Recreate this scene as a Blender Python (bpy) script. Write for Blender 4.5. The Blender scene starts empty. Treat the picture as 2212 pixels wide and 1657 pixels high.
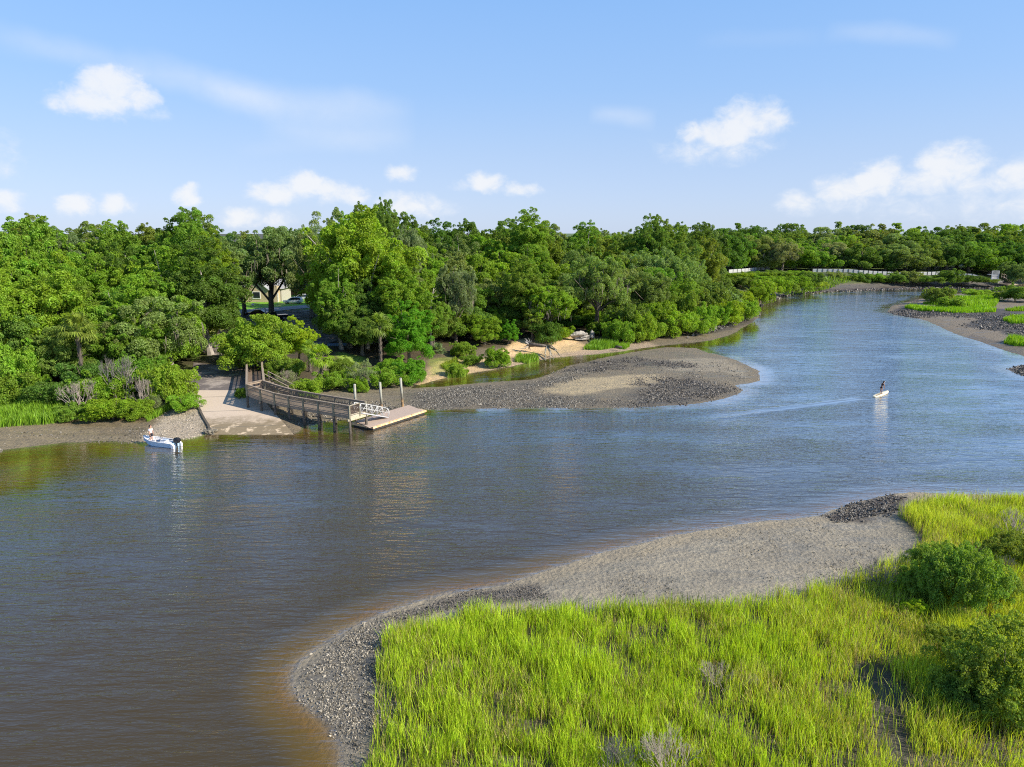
import bpy, bmesh, math, random
import numpy as np
from mathutils import Vector, Matrix
rad = math.radians
SC = bpy.context.scene
COL = SC.collection

# ------------------------------------------------------------ camera, sky, sun, exposure
CAM_H, PITCH, F_PX, CX, CY = 21.0, rad(12.08), 1533.0, 1106.0, 828.5   # F_PX: focal length for a 2212 px wide frame
cam_data = bpy.data.cameras.new('camera')
cam_data.sensor_width = 36.0
cam_data.lens = 36.0 * F_PX / 2212.0
cam_data.clip_end = 20000
cam_data.clip_start = 0.5
cam = bpy.data.objects.new('camera', cam_data)
COL.objects.link(cam)
cam.location = (0, 0, CAM_H)
cam.rotation_euler = (math.pi / 2 - PITCH, 0, 0)
SC.camera = cam
SC.view_settings.view_transform = 'Standard'
SC.view_settings.look = 'None'
SC.view_settings.gamma = 1.0
SC.view_settings.exposure = 0.78
SC.cycles.use_denoising = False
SC.cycles.filter_width = 1.1
SC.cycles.sample_clamp_direct = 6.0
SC.cycles.sample_clamp_indirect = 4.0

SUN_EL, SUN_AZ = rad(36), rad(111)            # azimuth clockwise from +Y: the sun stands to the right, a little behind us
SUN_DIR = Vector((math.sin(SUN_AZ) * math.cos(SUN_EL), math.cos(SUN_AZ) * math.cos(SUN_EL), math.sin(SUN_EL)))
sun_data = bpy.data.lights.new('sun', 'SUN')
sun_data.energy = 4.4
sun_data.angle = rad(0.5)
sun_data.color = (1.0, 0.91, 0.78)
sun = bpy.data.objects.new('sun', sun_data)
COL.objects.link(sun)
sun.location = (60, -20, 60)
sun.rotation_euler = SUN_DIR.to_track_quat('Z', 'Y').to_euler()

cP, sP = math.cos(PITCH), math.sin(PITCH)
def at(px, py, z=0.0):
    """the point at height z that the photograph shows at (px, py)"""
    u, v = (px - CX) / F_PX, (py - CY) / F_PX
    d = (u, cP - v * sP, -sP - v * cP)
    t = (CAM_H - z) / -d[2]
    return Vector((d[0] * t, d[1] * t, z))
def x_at(px, Y, z=0.0):
    return (px - CX) / F_PX * (Y * cP + (CAM_H - z) * sP)
def z_at(py, Y):
    return CAM_H - Y * math.tan(PITCH + math.atan((py - CY) / F_PX))

class NT:
    """a thin helper round a node tree"""
    def __init__(s, tree):
        s.t = tree
        tree.nodes.clear()
    def n(s, typ, **kw):
        nd = s.t.nodes.new(typ)
        for k, v in kw.items():
            if k == 'inp':
                for kk, vv in v.items():
                    if hasattr(vv, 'is_linked') or isinstance(vv, bpy.types.NodeSocket):
                        s.t.links.new(vv, nd.inputs[kk])
                    else:
                        nd.inputs[kk].default_value = vv
            else:
                setattr(nd, k, v)
        return nd
    def math(s, op, a, b=0.0, c=0.0, clamp=False):
        nd = s.t.nodes.new('ShaderNodeMath'); nd.operation = op; nd.use_clamp = clamp
        for i, v in enumerate((a, b, c)):
            if isinstance(v, bpy.types.NodeSocket): s.t.links.new(v, nd.inputs[i])
            else: nd.inputs[i].default_value = v
        return nd.outputs[0]
    def vmath(s, op, a, b=(0, 0, 0)):
        nd = s.t.nodes.new('ShaderNodeVectorMath'); nd.operation = op
        for i, v in enumerate((a, b)):
            if isinstance(v, bpy.types.NodeSocket): s.t.links.new(v, nd.inputs[i])
            else: nd.inputs[i].default_value = v
        return nd
    def mix(s, f, a, b, mode='MIX'):
        nd = s.t.nodes.new('ShaderNodeMix'); nd.data_type = 'RGBA'; nd.blend_type = mode
        for i, v in ((0, f), (6, a), (7, b)):
            if isinstance(v, bpy.types.NodeSocket): s.t.links.new(v, nd.inputs[i])
            else: nd.inputs[i].default_value = v if i == 0 else (tuple(v) + (1,))[:4]
        return nd.outputs[2]
    def smooth(s, v, lo, hi):
        nd = s.n('ShaderNodeMapRange', interpolation_type='SMOOTHSTEP')
        s.t.links.new(v, nd.inputs[0]); nd.inputs[1].default_value = lo; nd.inputs[2].default_value = hi
        return nd.outputs[0]
    def noise(s, vec, scale, detail=4, rough=0.55, dist=0.0):
        nd = s.n('ShaderNodeTexNoise', inp={'Scale': scale, 'Detail': detail, 'Roughness': rough, 'Distortion': dist})
        if vec is not None: s.t.links.new(vec, nd.inputs['Vector'])
        return nd.outputs['Fac']
    def link(s, a, b):
        s.t.links.new(a, b)

world = bpy.data.worlds.new('World')
SC.world = world
world.use_nodes = True
W = NT(world.node_tree)
sky = W.n('ShaderNodeTexSky', sky_type='NISHITA', sun_disc=False, sun_elevation=SUN_EL, sun_rotation=SUN_AZ,
          altitude=0.0, air_density=1.0, dust_density=0.35, ozone_density=2.2)
tc = W.n('ShaderNodeTexCoord')
dirv = tc.outputs['Generated']
sep = W.n('ShaderNodeSeparateXYZ'); W.link(dirv, sep.inputs[0])
az = W.math('ARCTAN2', sep.outputs[0], sep.outputs[1])
el = W.math('ARCSINE', sep.outputs[2])
comb = W.n('ShaderNodeCombineXYZ'); W.link(az, comb.inputs[0]); W.link(el, comb.inputs[1])
stretch = W.vmath('MULTIPLY', comb.outputs[0], (1.0, 1.35, 1.0)).outputs[0]
n1 = W.noise(stretch, 40, 8, 0.62, 0.4)
n2 = W.noise(stretch, 9, 3, 0.5)
def sky_angle(px, py):
    u, v = (px - CX) / F_PX, (py - CY) / F_PX
    d = Vector((u, cP - v * sP, -sP - v * cP)).normalized()
    return math.atan2(d.x, d.y), math.asin(d.z)
# cumulus puffs: direction, half width, half height and density of each lobe
CLOUDS = [(243, 196, 62, 46, 1), (205, 222, 78, 26, .95), (285, 205, 40, 30, .95), (322, 208, 24, 20, .6), (250, 236, 80, 22, .5),
          (1655, 258, 52, 38, .75), (1600, 262, 50, 40, 1), (1560, 290, 70, 34, .95), (1500, 292, 40, 24, .8), (1510, 325, 90, 30, .5), (1590, 315, 80, 32, .6),
          (1890, 386, 50, 36, 1), (1825, 408, 62, 28, .85), (1735, 440, 52, 24, .7), (1850, 435, 100, 26, .5), (2055, 358, 62, 38, 1), (2010, 392, 76, 26, .8),
          (2120, 400, 62, 28, .65), (2200, 380, 40, 32, .9), (2090, 445, 150, 30, .45), (1960, 455, 110, 22, .4), (2240, 440, 90, 40, .55), (2330, 400, 120, 60, .8),
          (655, 402, 48, 30, 1), (600, 420, 66, 24, .9), (705, 414, 52, 26, .9), (765, 420, 44, 20, .85), (880, 440, 72, 26, .85), (930, 450, 60, 18, .6),
          (866, 374, 34, 18, .75), (1048, 393, 42, 22, .9), (1125, 408, 44, 14, .75), (1000, 400, 30, 12, .5),
          (163, 444, 30, 20, .9), (250, 442, 36, 20, .9), (408, 422, 32, 20, .9), (8, 436, 34, 18, .8), (525, 470, 50, 20, .85), (600, 475, 40, 18, .7),
          (-160, 330, 120, 60, .8), (2700, 300, 200, 90, .9), (-500, 420, 160, 50, .9)]
field = None
warp = W.n('ShaderNodeTexNoise', inp={'Scale': 26.0, 'Detail': 5.0, 'Roughness': 0.6}); W.link(stretch, warp.inputs['Vector'])
wv = W.vmath('SUBTRACT', warp.outputs['Color'], (0.5, 0.5, 0.5)).outputs[0]
wv = W.vmath('MULTIPLY', wv, (0.040, 0.026, 0.0)).outputs[0]
pos = W.vmath('ADD', comb.outputs[0], wv).outputs[0]
for (cx, cy, hw, hh, s) in CLOUDS:
    a0, e0 = sky_angle(cx, cy)
    d = W.vmath('SUBTRACT', pos, (a0, e0, 0)).outputs[0]
    d = W.vmath('MULTIPLY', d, (F_PX / (hw * 1.18), F_PX / (hh * 1.25), 0)).outputs[0]
    q = W.vmath('DOT_PRODUCT', d, d); W.link(d, q.inputs[1])
    f = W.math('MULTIPLY_ADD', q.outputs['Value'], -s, s)
    field = f if field is None else W.math('MAXIMUM', field, f)
fld = W.math('ADD', field, W.math('MULTIPLY_ADD', n1, 1.25, -0.62))
alpha = W.math('MULTIPLY', W.smooth(fld, 0.0, 1.0), 0.84)
# thin high cirrus: a long faint band and a few wisps
def streak(p0, p1, half, amount):
    (a0, e0), (a1, e1) = sky_angle(*p0), sky_angle(*p1)
    L = math.hypot(a1 - a0, e1 - e0); ca, sa = (a1 - a0) / L, (e1 - e0) / L
    d = W.vmath('SUBTRACT', comb.outputs[0], (a0, e0, 0)).outputs[0]
    al = W.vmath('DOT_PRODUCT', d, (ca / L, sa / L, 0)).outputs['Value']
    ac = W.vmath('DOT_PRODUCT', d, (-sa * F_PX / half, ca * F_PX / half, 0)).outputs['Value']
    t = W.math('SUBTRACT', W.math('MULTIPLY', al, 2.0), 1.0)
    ends = W.math('SUBTRACT', 1.0, W.math('POWER', W.math('ABSOLUTE', t), 3.0), clamp=True)
    ac = W.math('ADD', ac, W.math('MULTIPLY_ADD', n2, 1.6, -0.8))
    body = W.math('SUBTRACT', 1.0, W.math('ABSOLUTE', ac), clamp=True)
    return W.math('MULTIPLY', W.math('MULTIPLY', W.smooth(body, 0.0, 1.0), ends), W.math('MULTIPLY', W.math('MULTIPLY_ADD', n1, 0.6, 0.6), amount))
cir = None
for a in (((-40, 78), (330, 150), 36, .30), ((250, 130), (620, 235), 42, .42), ((430, 190), (900, 245), 42, .42), ((560, 262), (900, 305), 44, .34),
          ((1780, 70), (2080, 80), 28, .26), ((1270, 250), (1420, 258), 28, .36), ((1500, 90), (1800, 75), 22, .08), ((500, 320), (820, 312), 26, .12)):
    s_ = streak(*a); cir = s_ if cir is None else W.math('ADD', cir, s_)
alpha = W.math('MAXIMUM', alpha, cir)
lowf = W.smooth(el, 0.36, 0.0)
skyt = W.mix(W.smooth(el, 0.13, 0.0), W.mix(lowf, (0.88, 1.09, 1.28), (0.77, 0.765, 0.95)), (0.645, 0.745, 1.15))
skyc = W.mix(1.0, sky.outputs[0], skyt, 'MULTIPLY')
# humid summer air: the low sky is evened out round the horizon
lin = lambda lo, hi: W.n('ShaderNodeMapRange', inp={0: el, 1: lo, 2: hi}).outputs[0]
hazec = W.mix(lin(0.0, 0.096), (3.5, 4.2, 5.35), (2.8, 3.75, 5.35))
hazec = W.mix(lin(0.096, 0.18), hazec, (2.15, 3.42, 5.5))
hazec = W.mix(lin(0.18, 0.46), hazec, (1.0, 2.6, 5.6))
skyc = W.mix(W.math('MULTIPLY', W.smooth(el, 0.75, 0.42), 0.72), skyc, hazec)
skyc = W.mix(alpha, skyc, W.mix(W.smooth(fld, 0.1, 0.9), (4.5, 5.0, 5.8), (5.5, 5.55, 5.65)))
bg = W.n('ShaderNodeBackground', inp={'Strength': 0.10}); W.link(skyc, bg.inputs[0])
wo = W.n('ShaderNodeOutputWorld'); W.link(bg.outputs[0], wo.inputs[0])

# ------------------------------------------------------------ helpers for meshes, names and labels
def tag(o, label=None, cat=None, group=None, kind=None):
    if label: o['label'] = label
    if cat: o['category'] = cat
    if group: o['group'] = group
    if kind: o['kind'] = kind
    return o
def empty(name, loc, label=None, cat=None, group=None):
    o = bpy.data.objects.new(name, None)
    o.empty_display_size = 0.3
    COL.objects.link(o); o.location = loc
    return tag(o, label, cat, group)
def origin_of(o):
    p = Vector((0, 0, 0))
    while o is not None:
        p += Vector(o.location); o = o.parent
    return p
def np_mesh(name, V, faces_flat, sizes, mat=None, smooth=False, parent=None):
    """V: n x 3 array; faces_flat: vertex indices; sizes: corner count per face"""
    me = bpy.data.meshes.new(name)
    V = np.asarray(V, np.float32); F = np.asarray(faces_flat, np.int32).ravel(); S = np.asarray(sizes, np.int32)
    me.vertices.add(len(V)); me.vertices.foreach_set('co', V.ravel())
    me.loops.add(len(F)); me.loops.foreach_set('vertex_index', F)
    me.polygons.add(len(S))
    me.polygons.foreach_set('loop_start', np.concatenate(([0], np.cumsum(S)[:-1])).astype(np.int32))
    me.polygons.foreach_set('use_smooth', np.full(len(S), smooth))
    me.update(calc_edges=True)
    if mat: me.materials.append(mat)
    return me
def link_mesh(name, me, parent=None, loc=(0, 0, 0)):
    o = bpy.data.objects.new(name, me)
    COL.objects.link(o); o.location = loc
    if parent: o.parent = parent
    return o
class MB:
    """collects boxes, bars, tubes and lofts given in world coordinates; build() links them as ONE mesh object"""
    def __init__(s): s.v, s.f = [], []
    def add(s, vs, fs):
        k = len(s.v); s.v += [tuple(v) for v in vs]; s.f += [tuple(i + k for i in f) for f in fs]; return s
    def box(s, c, size, ax=None, up=None):
        """box of size (along ax, across, up)"""
        X = Vector(ax).normalized() if ax is not None else Vector((1, 0, 0))
        U = Vector(up).normalized() if up is not None else Vector((0, 0, 1))
        Yv = U.cross(X).normalized(); U = X.cross(Yv).normalized()
        c = Vector(c); a, b, h = (q / 2 for q in size)
        vs = [c + X * (a * i) + Yv * (b * j) + U * (h * k) for k in (-1, 1) for (i, j) in ((-1, -1), (1, -1), (1, 1), (-1, 1))]
        return s.add(vs, [(3, 2, 1, 0), (4, 5, 6, 7), (0, 1, 5, 4), (1, 2, 6, 5), (2, 3, 7, 6), (3, 0, 4, 7)])
    def bar(s, a, b, w, h):
        a, b = Vector(a), Vector(b)
        d = b - a
        up = Vector((0, 0, 1)) if abs(d.normalized().z) < 0.95 else Vector((0, 1, 0))
        return s.box((a + b) / 2, (d.length, w, h), d, up)
    def tube(s, pts, r, n=8, cap=True):
        pts = [Vector(p) for p in pts]
        rr = r if isinstance(r, (list, tuple)) else [r] * len(pts)
        rings = []; ref = None
        for i, p in enumerate(pts):
            t = (pts[min(i + 1, len(pts) - 1)] - pts[max(i - 1, 0)]).normalized()
            if ref is None: ref = Vector((1, 0, 0)) if abs(t.x) < 0.8 else Vector((0, 1, 0))
            A = (ref - t * ref.dot(t)).normalized(); B = t.cross(A); ref = A
            rings.append([p + (A * math.cos(2 * math.pi * k / n) + B * math.sin(2 * math.pi * k / n)) * rr[i] for k in range(n)])
        return s.loft(rings, cap)
    def loft(s, rings, cap=True, closed=True):
        n = len(rings[0]); vs = [v for r in rings for v in r]; fs = []
        for i in range(len(rings) - 1):
            for k in range(n if closed else n - 1):
                k2 = (k + 1) % n
                fs.append((i * n + k, i * n + k2, (i + 1) * n + k2, (i + 1) * n + k))
        if cap:
            fs.append(tuple(reversed(range(n)))); fs.append(tuple(range((len(rings) - 1) * n, len(rings) * n)))
        return s.add(vs, fs)
    def prism(s, poly, h):
        """poly: list of points; h: extrusion vector"""
        h = Vector(h); p = [Vector(q) for q in poly]; n = len(p)
        fs = [tuple(reversed(range(n))), tuple(range(n, 2 * n))] + [(i, (i + 1) % n, n + (i + 1) % n, n + i) for i in range(n)]
        return s.add(p + [q + h for q in p], fs)
    def build(s, name, mat, parent=None, smooth=False, bevel=0.0):
        o0 = origin_of(parent) if parent else Vector((0, 0, 0))
        me = bpy.data.meshes.new(name)
        me.from_pydata([tuple(Vector(v) - o0) for v in s.v], [], s.f)
        bm = bmesh.new(); bm.from_mesh(me); bmesh.ops.recalc_face_normals(bm, faces=bm.faces)
        if bevel:
            bmesh.ops.bevel(bm, geom=[e for e in bm.edges if len(e.link_faces) == 2 and e.calc_face_angle(0) > 0.6], offset=bevel, segments=2, affect='EDGES', clamp_overlap=True)
        bm.to_mesh(me); bm.free()
        if smooth:
            me.polygons.foreach_set('use_smooth', [True] * len(me.polygons))
        me.materials.append(mat)
        return link_mesh(name, me, parent)

# ------------------------------------------------------------ materials
def new_mat(name):
    m = bpy.data.materials.new(name); m.use_nodes = True
    return m, NT(m.node_tree)
def finish(t, shader):
    o = t.n('ShaderNodeOutputMaterial'); t.link(shader, o.inputs['Surface'])
def simple(name, col, rough=0.6, var=0.15, scale=6.0, metal=0.0, col2=None, bump=0.0, spec=0.4, stretch=None, coat=0.0):
    """paint, wood, metal and the like: a base colour broken up by procedural wear"""
    m, t = new_mat(name)
    co = t.n('ShaderNodeTexCoord').outputs['Object']
    if stretch: co = t.vmath('MULTIPLY', co, stretch).outputs[0]
    nz = t.noise(co, scale, 5, 0.6)
    c2 = col2 or tuple(c * (1 - 2.2 * var) for c in col)
    c = t.mix(t.smooth(nz, 0.35, 0.7), col, c2)
    p = t.n('ShaderNodeBsdfPrincipled', inp={'Base Color': c, 'Roughness': rough, 'Metallic': metal, 'Specular IOR Level': spec, 'Coat Weight': coat})
    if bump:
        b = t.n('ShaderNodeBump', inp={'Strength': bump, 'Distance': 0.02, 'Height': nz}); t.link(b.outputs[0], p.inputs['Normal'])
    finish(t, p.outputs[0])
    return m
def leaf_mat(name, trans=0.45, rough=0.5, tcol=(1.45, 1.4, 0.38), spec=0.25, clump=0.9):
    m, t = new_mat(name)
    oi = t.n('ShaderNodeObjectInfo'); ge = t.n('ShaderNodeNewGeometry'); tcn = t.n('ShaderNodeTexCoord')
    nz = t.noise(tcn.outputs['Object'], 3.0, 3, 0.6)
    hs = t.n('ShaderNodeHueSaturation', inp={'Color': oi.outputs['Color']})
    rnd = ge.outputs['Random Per Island']
    val = t.math('MULTIPLY', t.math('MULTIPLY_ADD', rnd, 0.75, 0.62), t.math('MULTIPLY_ADD', nz, clump, 1.0 - clump / 2))
    t.link(val, hs.inputs['Value'])
    t.link(t.math('MULTIPLY_ADD', nz, 0.05, 0.475), hs.inputs['Hue'])
    p = t.n('ShaderNodeBsdfPrincipled', inp={'Base Color': hs.outputs[0], 'Roughness': rough, 'Specular IOR Level': spec})
    tr = t.n('ShaderNodeBsdfTranslucent'); t.link(t.mix(1.0, hs.outputs[0], tcol, 'MULTIPLY'), tr.inputs[0])
    mx = t.n('ShaderNodeMixShader', inp={0: trans}); t.link(p.outputs[0], mx.inputs[1]); t.link(tr.outputs[0], mx.inputs[2])
    finish(t, mx.outputs[0])
    return m
M = {}
M['leaf'] = leaf_mat('leaf')
M['grass'] = leaf_mat('grass_blade', 0.38, 0.45, (1.3, 1.25, 0.4), 0.3, 0.5)
M['bark'] = simple('bark', (0.16, 0.13, 0.10), 0.9, 0.25, 5, bump=0.6, stretch=(1, 1, .3))
M['pale_bark'] = simple('pale_bark', (0.36, 0.32, 0.27), 0.9, 0.2, 5, bump=0.4)
M['twig'] = simple('dead_twig', (0.32, 0.27, 0.23), 0.9, 0.15, 4)
M['moss'] = simple('hanging_moss', (0.15, 0.135, 0.095), 0.95, 0.15, 3)
M['wood'] = simple('weathered_wood', (0.32, 0.255, 0.185), 0.85, 0.2, 7, bump=0.3, stretch=(1, 1, 1))
M['deckwood'] = simple('deck_board', (0.36, 0.28, 0.20), 0.85, 0.2, 9, bump=0.3)
M['darkwood'] = simple('wet_piling_wood', (0.10, 0.085, 0.065), 0.8, 0.2, 6, bump=0.4)
M['postwood'] = simple('post_wood', (0.25, 0.23, 0.16), 0.85, 0.2, 6, bump=0.3)
M['rail_dark'] = simple('dark_baluster', (0.09, 0.08, 0.07), 0.8)
M['alu'] = simple('white_aluminium', (0.52, 0.52, 0.50), 0.4, 0.06, 5, spec=0.5)
M['dock'] = simple('dock_plank', (0.46, 0.355, 0.28), 0.75, 0.08, 9, col2=(0.36, 0.28, 0.215))
M['dock_side'] = simple('dock_side', (0.62, 0.50, 0.32), 0.7, 0.2, 3, col2=(0.55, 0.30, 0.10))
M['float'] = simple('dock_float', (0.05, 0.05, 0.05), 0.6)
M['concrete'] = simple('concrete', (0.40, 0.38, 0.34), 0.85, 0.1, 4, bump=0.2)
# ------------------------------------------------------------ the land: one ground sheet shaped from the shorelines
def P2(pts, z=0.0):
    return np.array([[*at(x, y, z)[:2]] for x, y in pts])
NEAR = np.vstack([P2([(2900, 1062), (2400, 1060), (2212, 1069), (2100, 1067), (2020, 1064), (1975, 1063), (1930, 1066), (1860, 1080), (1800, 1102), (1775, 1113), (1700, 1121),
                      (1640, 1127), (1560, 1138), (1450, 1157), (1330, 1187), (1230, 1217), (1150, 1242), (1080, 1264), (980, 1282), (900, 1302), (830, 1327), (750, 1362),
                      (690, 1397), (650, 1427), (632, 1457), (640, 1485), (660, 1510), (695, 1545), (722, 1580), (737, 1620), (742, 1657), (746, 1720), (765, 1860)]),
                  [[-4, -40], [300, -40], [300, 40]]])
FLAT = P2([(560, 990), (640, 925), (690, 912), (740, 905), (800, 893), (860, 886), (905, 884), (1000, 884), (1150, 881), (1300, 882), (1400, 879), (1500, 874), (1560, 863), (1600, 850),
           (1606, 843), (1588, 832), (1610, 830), (1643, 822), (1640, 802), (1612, 786), (1572, 771), (1530, 762), (1505, 752), (1440, 750), (1400, 755), (1340, 765), (1280, 778),
           (1230, 790), (1190, 808), (1150, 820), (1050, 826), (950, 835), (890, 839), (840, 820), (700, 800)])
FLAT = FLAT[1:]
BANK = np.vstack([P2([(-900, 1000), (-300, 985), (0, 972), (60, 966), (140, 957), (240, 953), (300, 955), (380, 948), (440, 943), (500, 940), (560, 933), (600, 927), (650, 917), (700, 900),
                      (780, 885), (880, 845), (892, 835), (930, 824), (1000, 809), (1080, 796), (1150, 781), (1210, 771), (1280, 766), (1340, 759), (1420, 748), (1480, 742), (1540, 735),
                      (1580, 722), (1615, 702), (1638, 686), (1643, 677), (1634, 664), (1645, 655), (1680, 640), (1730, 633), (1800, 629.5), (1900, 626), (2000, 622.5), (2100, 621),
                      (2165, 621), (2200, 614), (2300, 606), (2500, 600)]),
                  [[900, 330], [3000, 500], [9000, 9000], [-9000, 9000], [-9000, 60]]])
ISLE = P2([(2500, 650), (2300, 634), (2165, 629), (2083, 633), (2010, 640), (1962, 652), (1928, 660), (1915, 674), (1940, 681), (1985, 688), (2020, 701), (2042, 713), (2077, 726),
           (2111, 736), (2145, 749), (2179, 760), (2212, 770), (2300, 785), (2500, 800)])
ISLET = P2([(2174, 798), (2195, 791), (2240, 786), (2330, 790), (2330, 820), (2212, 812)])
BAR = P2([(-80, 1020), (0, 1010), (40, 1005), (72, 1004), (50, 1018), (0, 1036), (-80, 1055)])
def sdist(poly, X, Y):
    """signed distance to a polygon, positive inside"""
    best = np.full(X.shape, 1e18); inside = np.zeros(X.shape, bool)
    n = len(poly)
    for i in range(n):
        x1, y1 = poly[i]; x2, y2 = poly[(i + 1) % n]
        dx, dy = x2 - x1, y2 - y1
        t = np.clip(((X - x1) * dx + (Y - y1) * dy) / (dx * dx + dy * dy + 1e-12), 0, 1)
        best = np.minimum(best, (X - x1 - t * dx) ** 2 + (Y - y1 - t * dy) ** 2)
        c = ((y1 > Y) != (y2 > Y)) & (X < dx * (Y - y1) / (dy if abs(dy) > 1e-12 else 1e-12) + x1)
        inside ^= c
    return np.sqrt(best) * np.where(inside, 1, -1)
def vnoise(X, Y, scale, seed=0):
    """smooth value noise in 0..1"""
    x, y = X / scale, Y / scale
    xi, yi = np.floor(x), np.floor(y); fx, fy = x - xi, y - yi
    fx, fy = fx * fx * (3 - 2 * fx), fy * fy * (3 - 2 * fy)
    def h(a, b):
        v = np.sin(a * 127.1 + b * 311.7 + seed * 74.7) * 43758.5453
        return v - np.floor(v)
    return (h(xi, yi) * (1 - fx) + h(xi + 1, yi) * fx) * (1 - fy) + (h(xi, yi + 1) * (1 - fx) + h(xi + 1, yi + 1) * fx) * fy
def fbm(X, Y, scale, seed=0, oct=4):
    r = 0; a = 0.5
    for i in range(oct):
        r = r + a * vnoise(X, Y, scale, seed + i * 13); scale /= 2.1; a *= 0.5
    return r / (1 - 0.5 ** oct)
def sstep(a, b, v):
    t = np.clip((v - a) / (b - a), 0, 1); return t * t * (3 - 2 * t)
ramp_y = [60, 66, 73, 86, 107, 119, 150]
ramp_z = [-1.4, -0.75, 0.03, 1.6, 2.2, 2.4, 2.6]
ramp_l = [(-21.6), -27.6, -32.0, -40.0, -48.6, -51.5, -56]
ramp_r = [(-16.0), -19.6, -23.6, -32.0, -40.6, -42.5, -44]
RAMP = np.array(list(zip(ramp_l, ramp_y)) + list(zip(ramp_r, ramp_y))[::-1])
LOT = np.vstack([P2([(395, 756), (560, 770), (700, 752), (760, 740), (740, 692), (640, 690), (500, 700), (440, 730)], 2.5)])
LAWN = P2([(430, 668), (720, 668), (740, 618), (430, 618)], 3.1)
def height(X, Y, full=False):
    X = np.asarray(X, float); Y = np.asarray(Y, float)
    wob = (fbm(X, Y, 3.0, 5, 3) - 0.5)
    dn = sdist(NEAR, X, Y) + wob * 0.5
    df = sdist(FLAT, X, Y) + wob * 0.8
    db = sdist(BANK, X, Y) + wob * 0.8
    di = sdist(ISLE, X, Y) + wob * 0.8
    dt = sdist(ISLET, X, Y); dr = sdist(BAR, X, Y)
    und = (fbm(X, Y, 6.0, 9) - 0.5)
    ip = np.interp
    h_n = ip(dn, [-40, -4.5, -1.5, 0, 3, 8, 12, 40], [-2.5, -0.9, -0.20, 0, .14, .32, .5, .6]) + und * 0.10 * sstep(0, 3, dn)
    h_f = ip(df, [-40, -4, -1.2, 0, 2, 6, 12], [-2.5, -0.8, -0.18, 0, .07, .16, .23]) + und * 0.16 * sstep(0, 3, df)
    h_b = ip(db, [-40, -12, -3.0, 0, 8, 12, 18, 50, 120], [-2.5, -0.8, -0.18, 0, .55, 1.0, 1.8, 2.5, 3.1]) + und * 0.2 * sstep(0, 4, db)
    far = sstep(215, 240, Y) * sstep(55, 80, X)
    h_far = ip(db, [-40, -6, -1.5, 0, 4, 6, 12, 20, 60], [-2.5, -0.8, -0.2, 0, .35, 1.0, 3.4, 5.2, 5.6])
    h_b = h_b * (1 - far) + h_far * far
    h_i = ip(di, [-40, -6, -1.5, 0, 4, 12, 20], [-2.5, -0.9, -0.18, 0, .25, .5, .6]) + und * 0.15 * sstep(0, 3, di)
    h_t = ip(dt, [-40, -5, 0, 2], [-2.5, -.8, 0, .2]); h_r = ip(dr, [-40, -8, -2.5, 0, 2], [-2.5, -.6, -.12, -.05, -.02])
    h = np.maximum.reduce([h_n, h_f, h_b, h_i, h_t, h_r])
    # the ramp and the ground it needs
    hr = ip(Y, ramp_y, ramp_z)
    k = 1 - sstep(0.0, 2.2, -sdist(RAMP, X, Y))
    h = h * (1 - k) + hr * k
    k = 1 - sstep(0.0, 8.0, -sdist(LOT, X, Y)); h = h * (1 - k) + 2.45 * k
    k = 1 - sstep(0.0, 8.0, -sdist(LAWN, X, Y)); h = h * (1 - k) + 3.05 * k
    if full: return h, dn, df, db, di, dt, dr
    return h
def hz(x, y): return float(height(np.array([x]), np.array([y]))[0])

ys = np.concatenate([np.linspace(2, 21, 24), np.exp(np.linspace(math.log(21.5), math.log(330), 640)), np.exp(np.linspace(math.log(335), math.log(6000), 40))])
us = np.concatenate([np.linspace(-2.6, -1.08, 40), np.linspace(-1.07, 1.07, 520), np.linspace(1.08, 2.6, 40)]) * 0.72
NJ, NI = len(ys), len(us)
GY, GU = np.meshgrid(ys, us, indexing='ij')
GX = GU * (GY * cP + CAM_H * sP)
GH, dn, df, db, di, dt, dr = height(GX, GY, True)
def px_zone(pts, z, soft):
    """soft mask (0..1) of an outline seen in the photograph, at height z"""
    d = sdist(P2(pts, z), GX, GY)
    return sstep(-soft, soft, d + (fbm(GX, GY, soft * 3, 21) - 0.5) * soft * 2.4)
C = np.zeros(GX.shape + (3,)) + np.array([.165, .132, .085])          # wet mud
def paint(mask, col):
    global C
    C = C * (1 - mask[..., None]) + np.array(col) * mask[..., None]
fn = fbm(GX, GY, 2.5, 3); fn2 = fbm(GX, GY, 12, 33)
paint(sstep(.4, .7, fn) * .5, (.14, .115, .075))
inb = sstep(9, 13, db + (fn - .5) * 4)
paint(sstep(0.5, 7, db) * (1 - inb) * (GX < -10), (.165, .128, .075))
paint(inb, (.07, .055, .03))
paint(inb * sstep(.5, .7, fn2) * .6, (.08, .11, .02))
paint(px_zone([(-200, 900), (-200, 985), (120, 962), (300, 955), (440, 935), (300, 940), (150, 925)], .2, 1.2) * .6, (.22, .18, .11))
paint(px_zone([(300, 945), (345, 905), (400, 872), (425, 880), (450, 915), (452, 935), (380, 942)], .6, .8), (.36, .30, .22))     # shelly shingle beside the ramp
# sand beach below the forest
paint(px_zone([(905, 832), (960, 812), (1080, 790), (1215, 766), (1300, 752), (1230, 732), (1120, 742), (1060, 770), (940, 785), (920, 800)], .6, .9), (.50, .36, .19))
paint(px_zone([(1060, 765), (1150, 752), (1250, 735), (1215, 722), (1120, 735)], 1.2, .7), (.66, .46, .25))
paint(px_zone([(930, 800), (1000, 785), (1010, 770), (950, 778)], .8, .6), (.66, .47, .24))
paint(px_zone([(1000, 812), (1090, 797), (1210, 773), (1300, 764), (1430, 748), (1400, 738), (1280, 752), (1150, 774), (1050, 795)], .2, .8) * .8, (.36, .27, .19))
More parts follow.
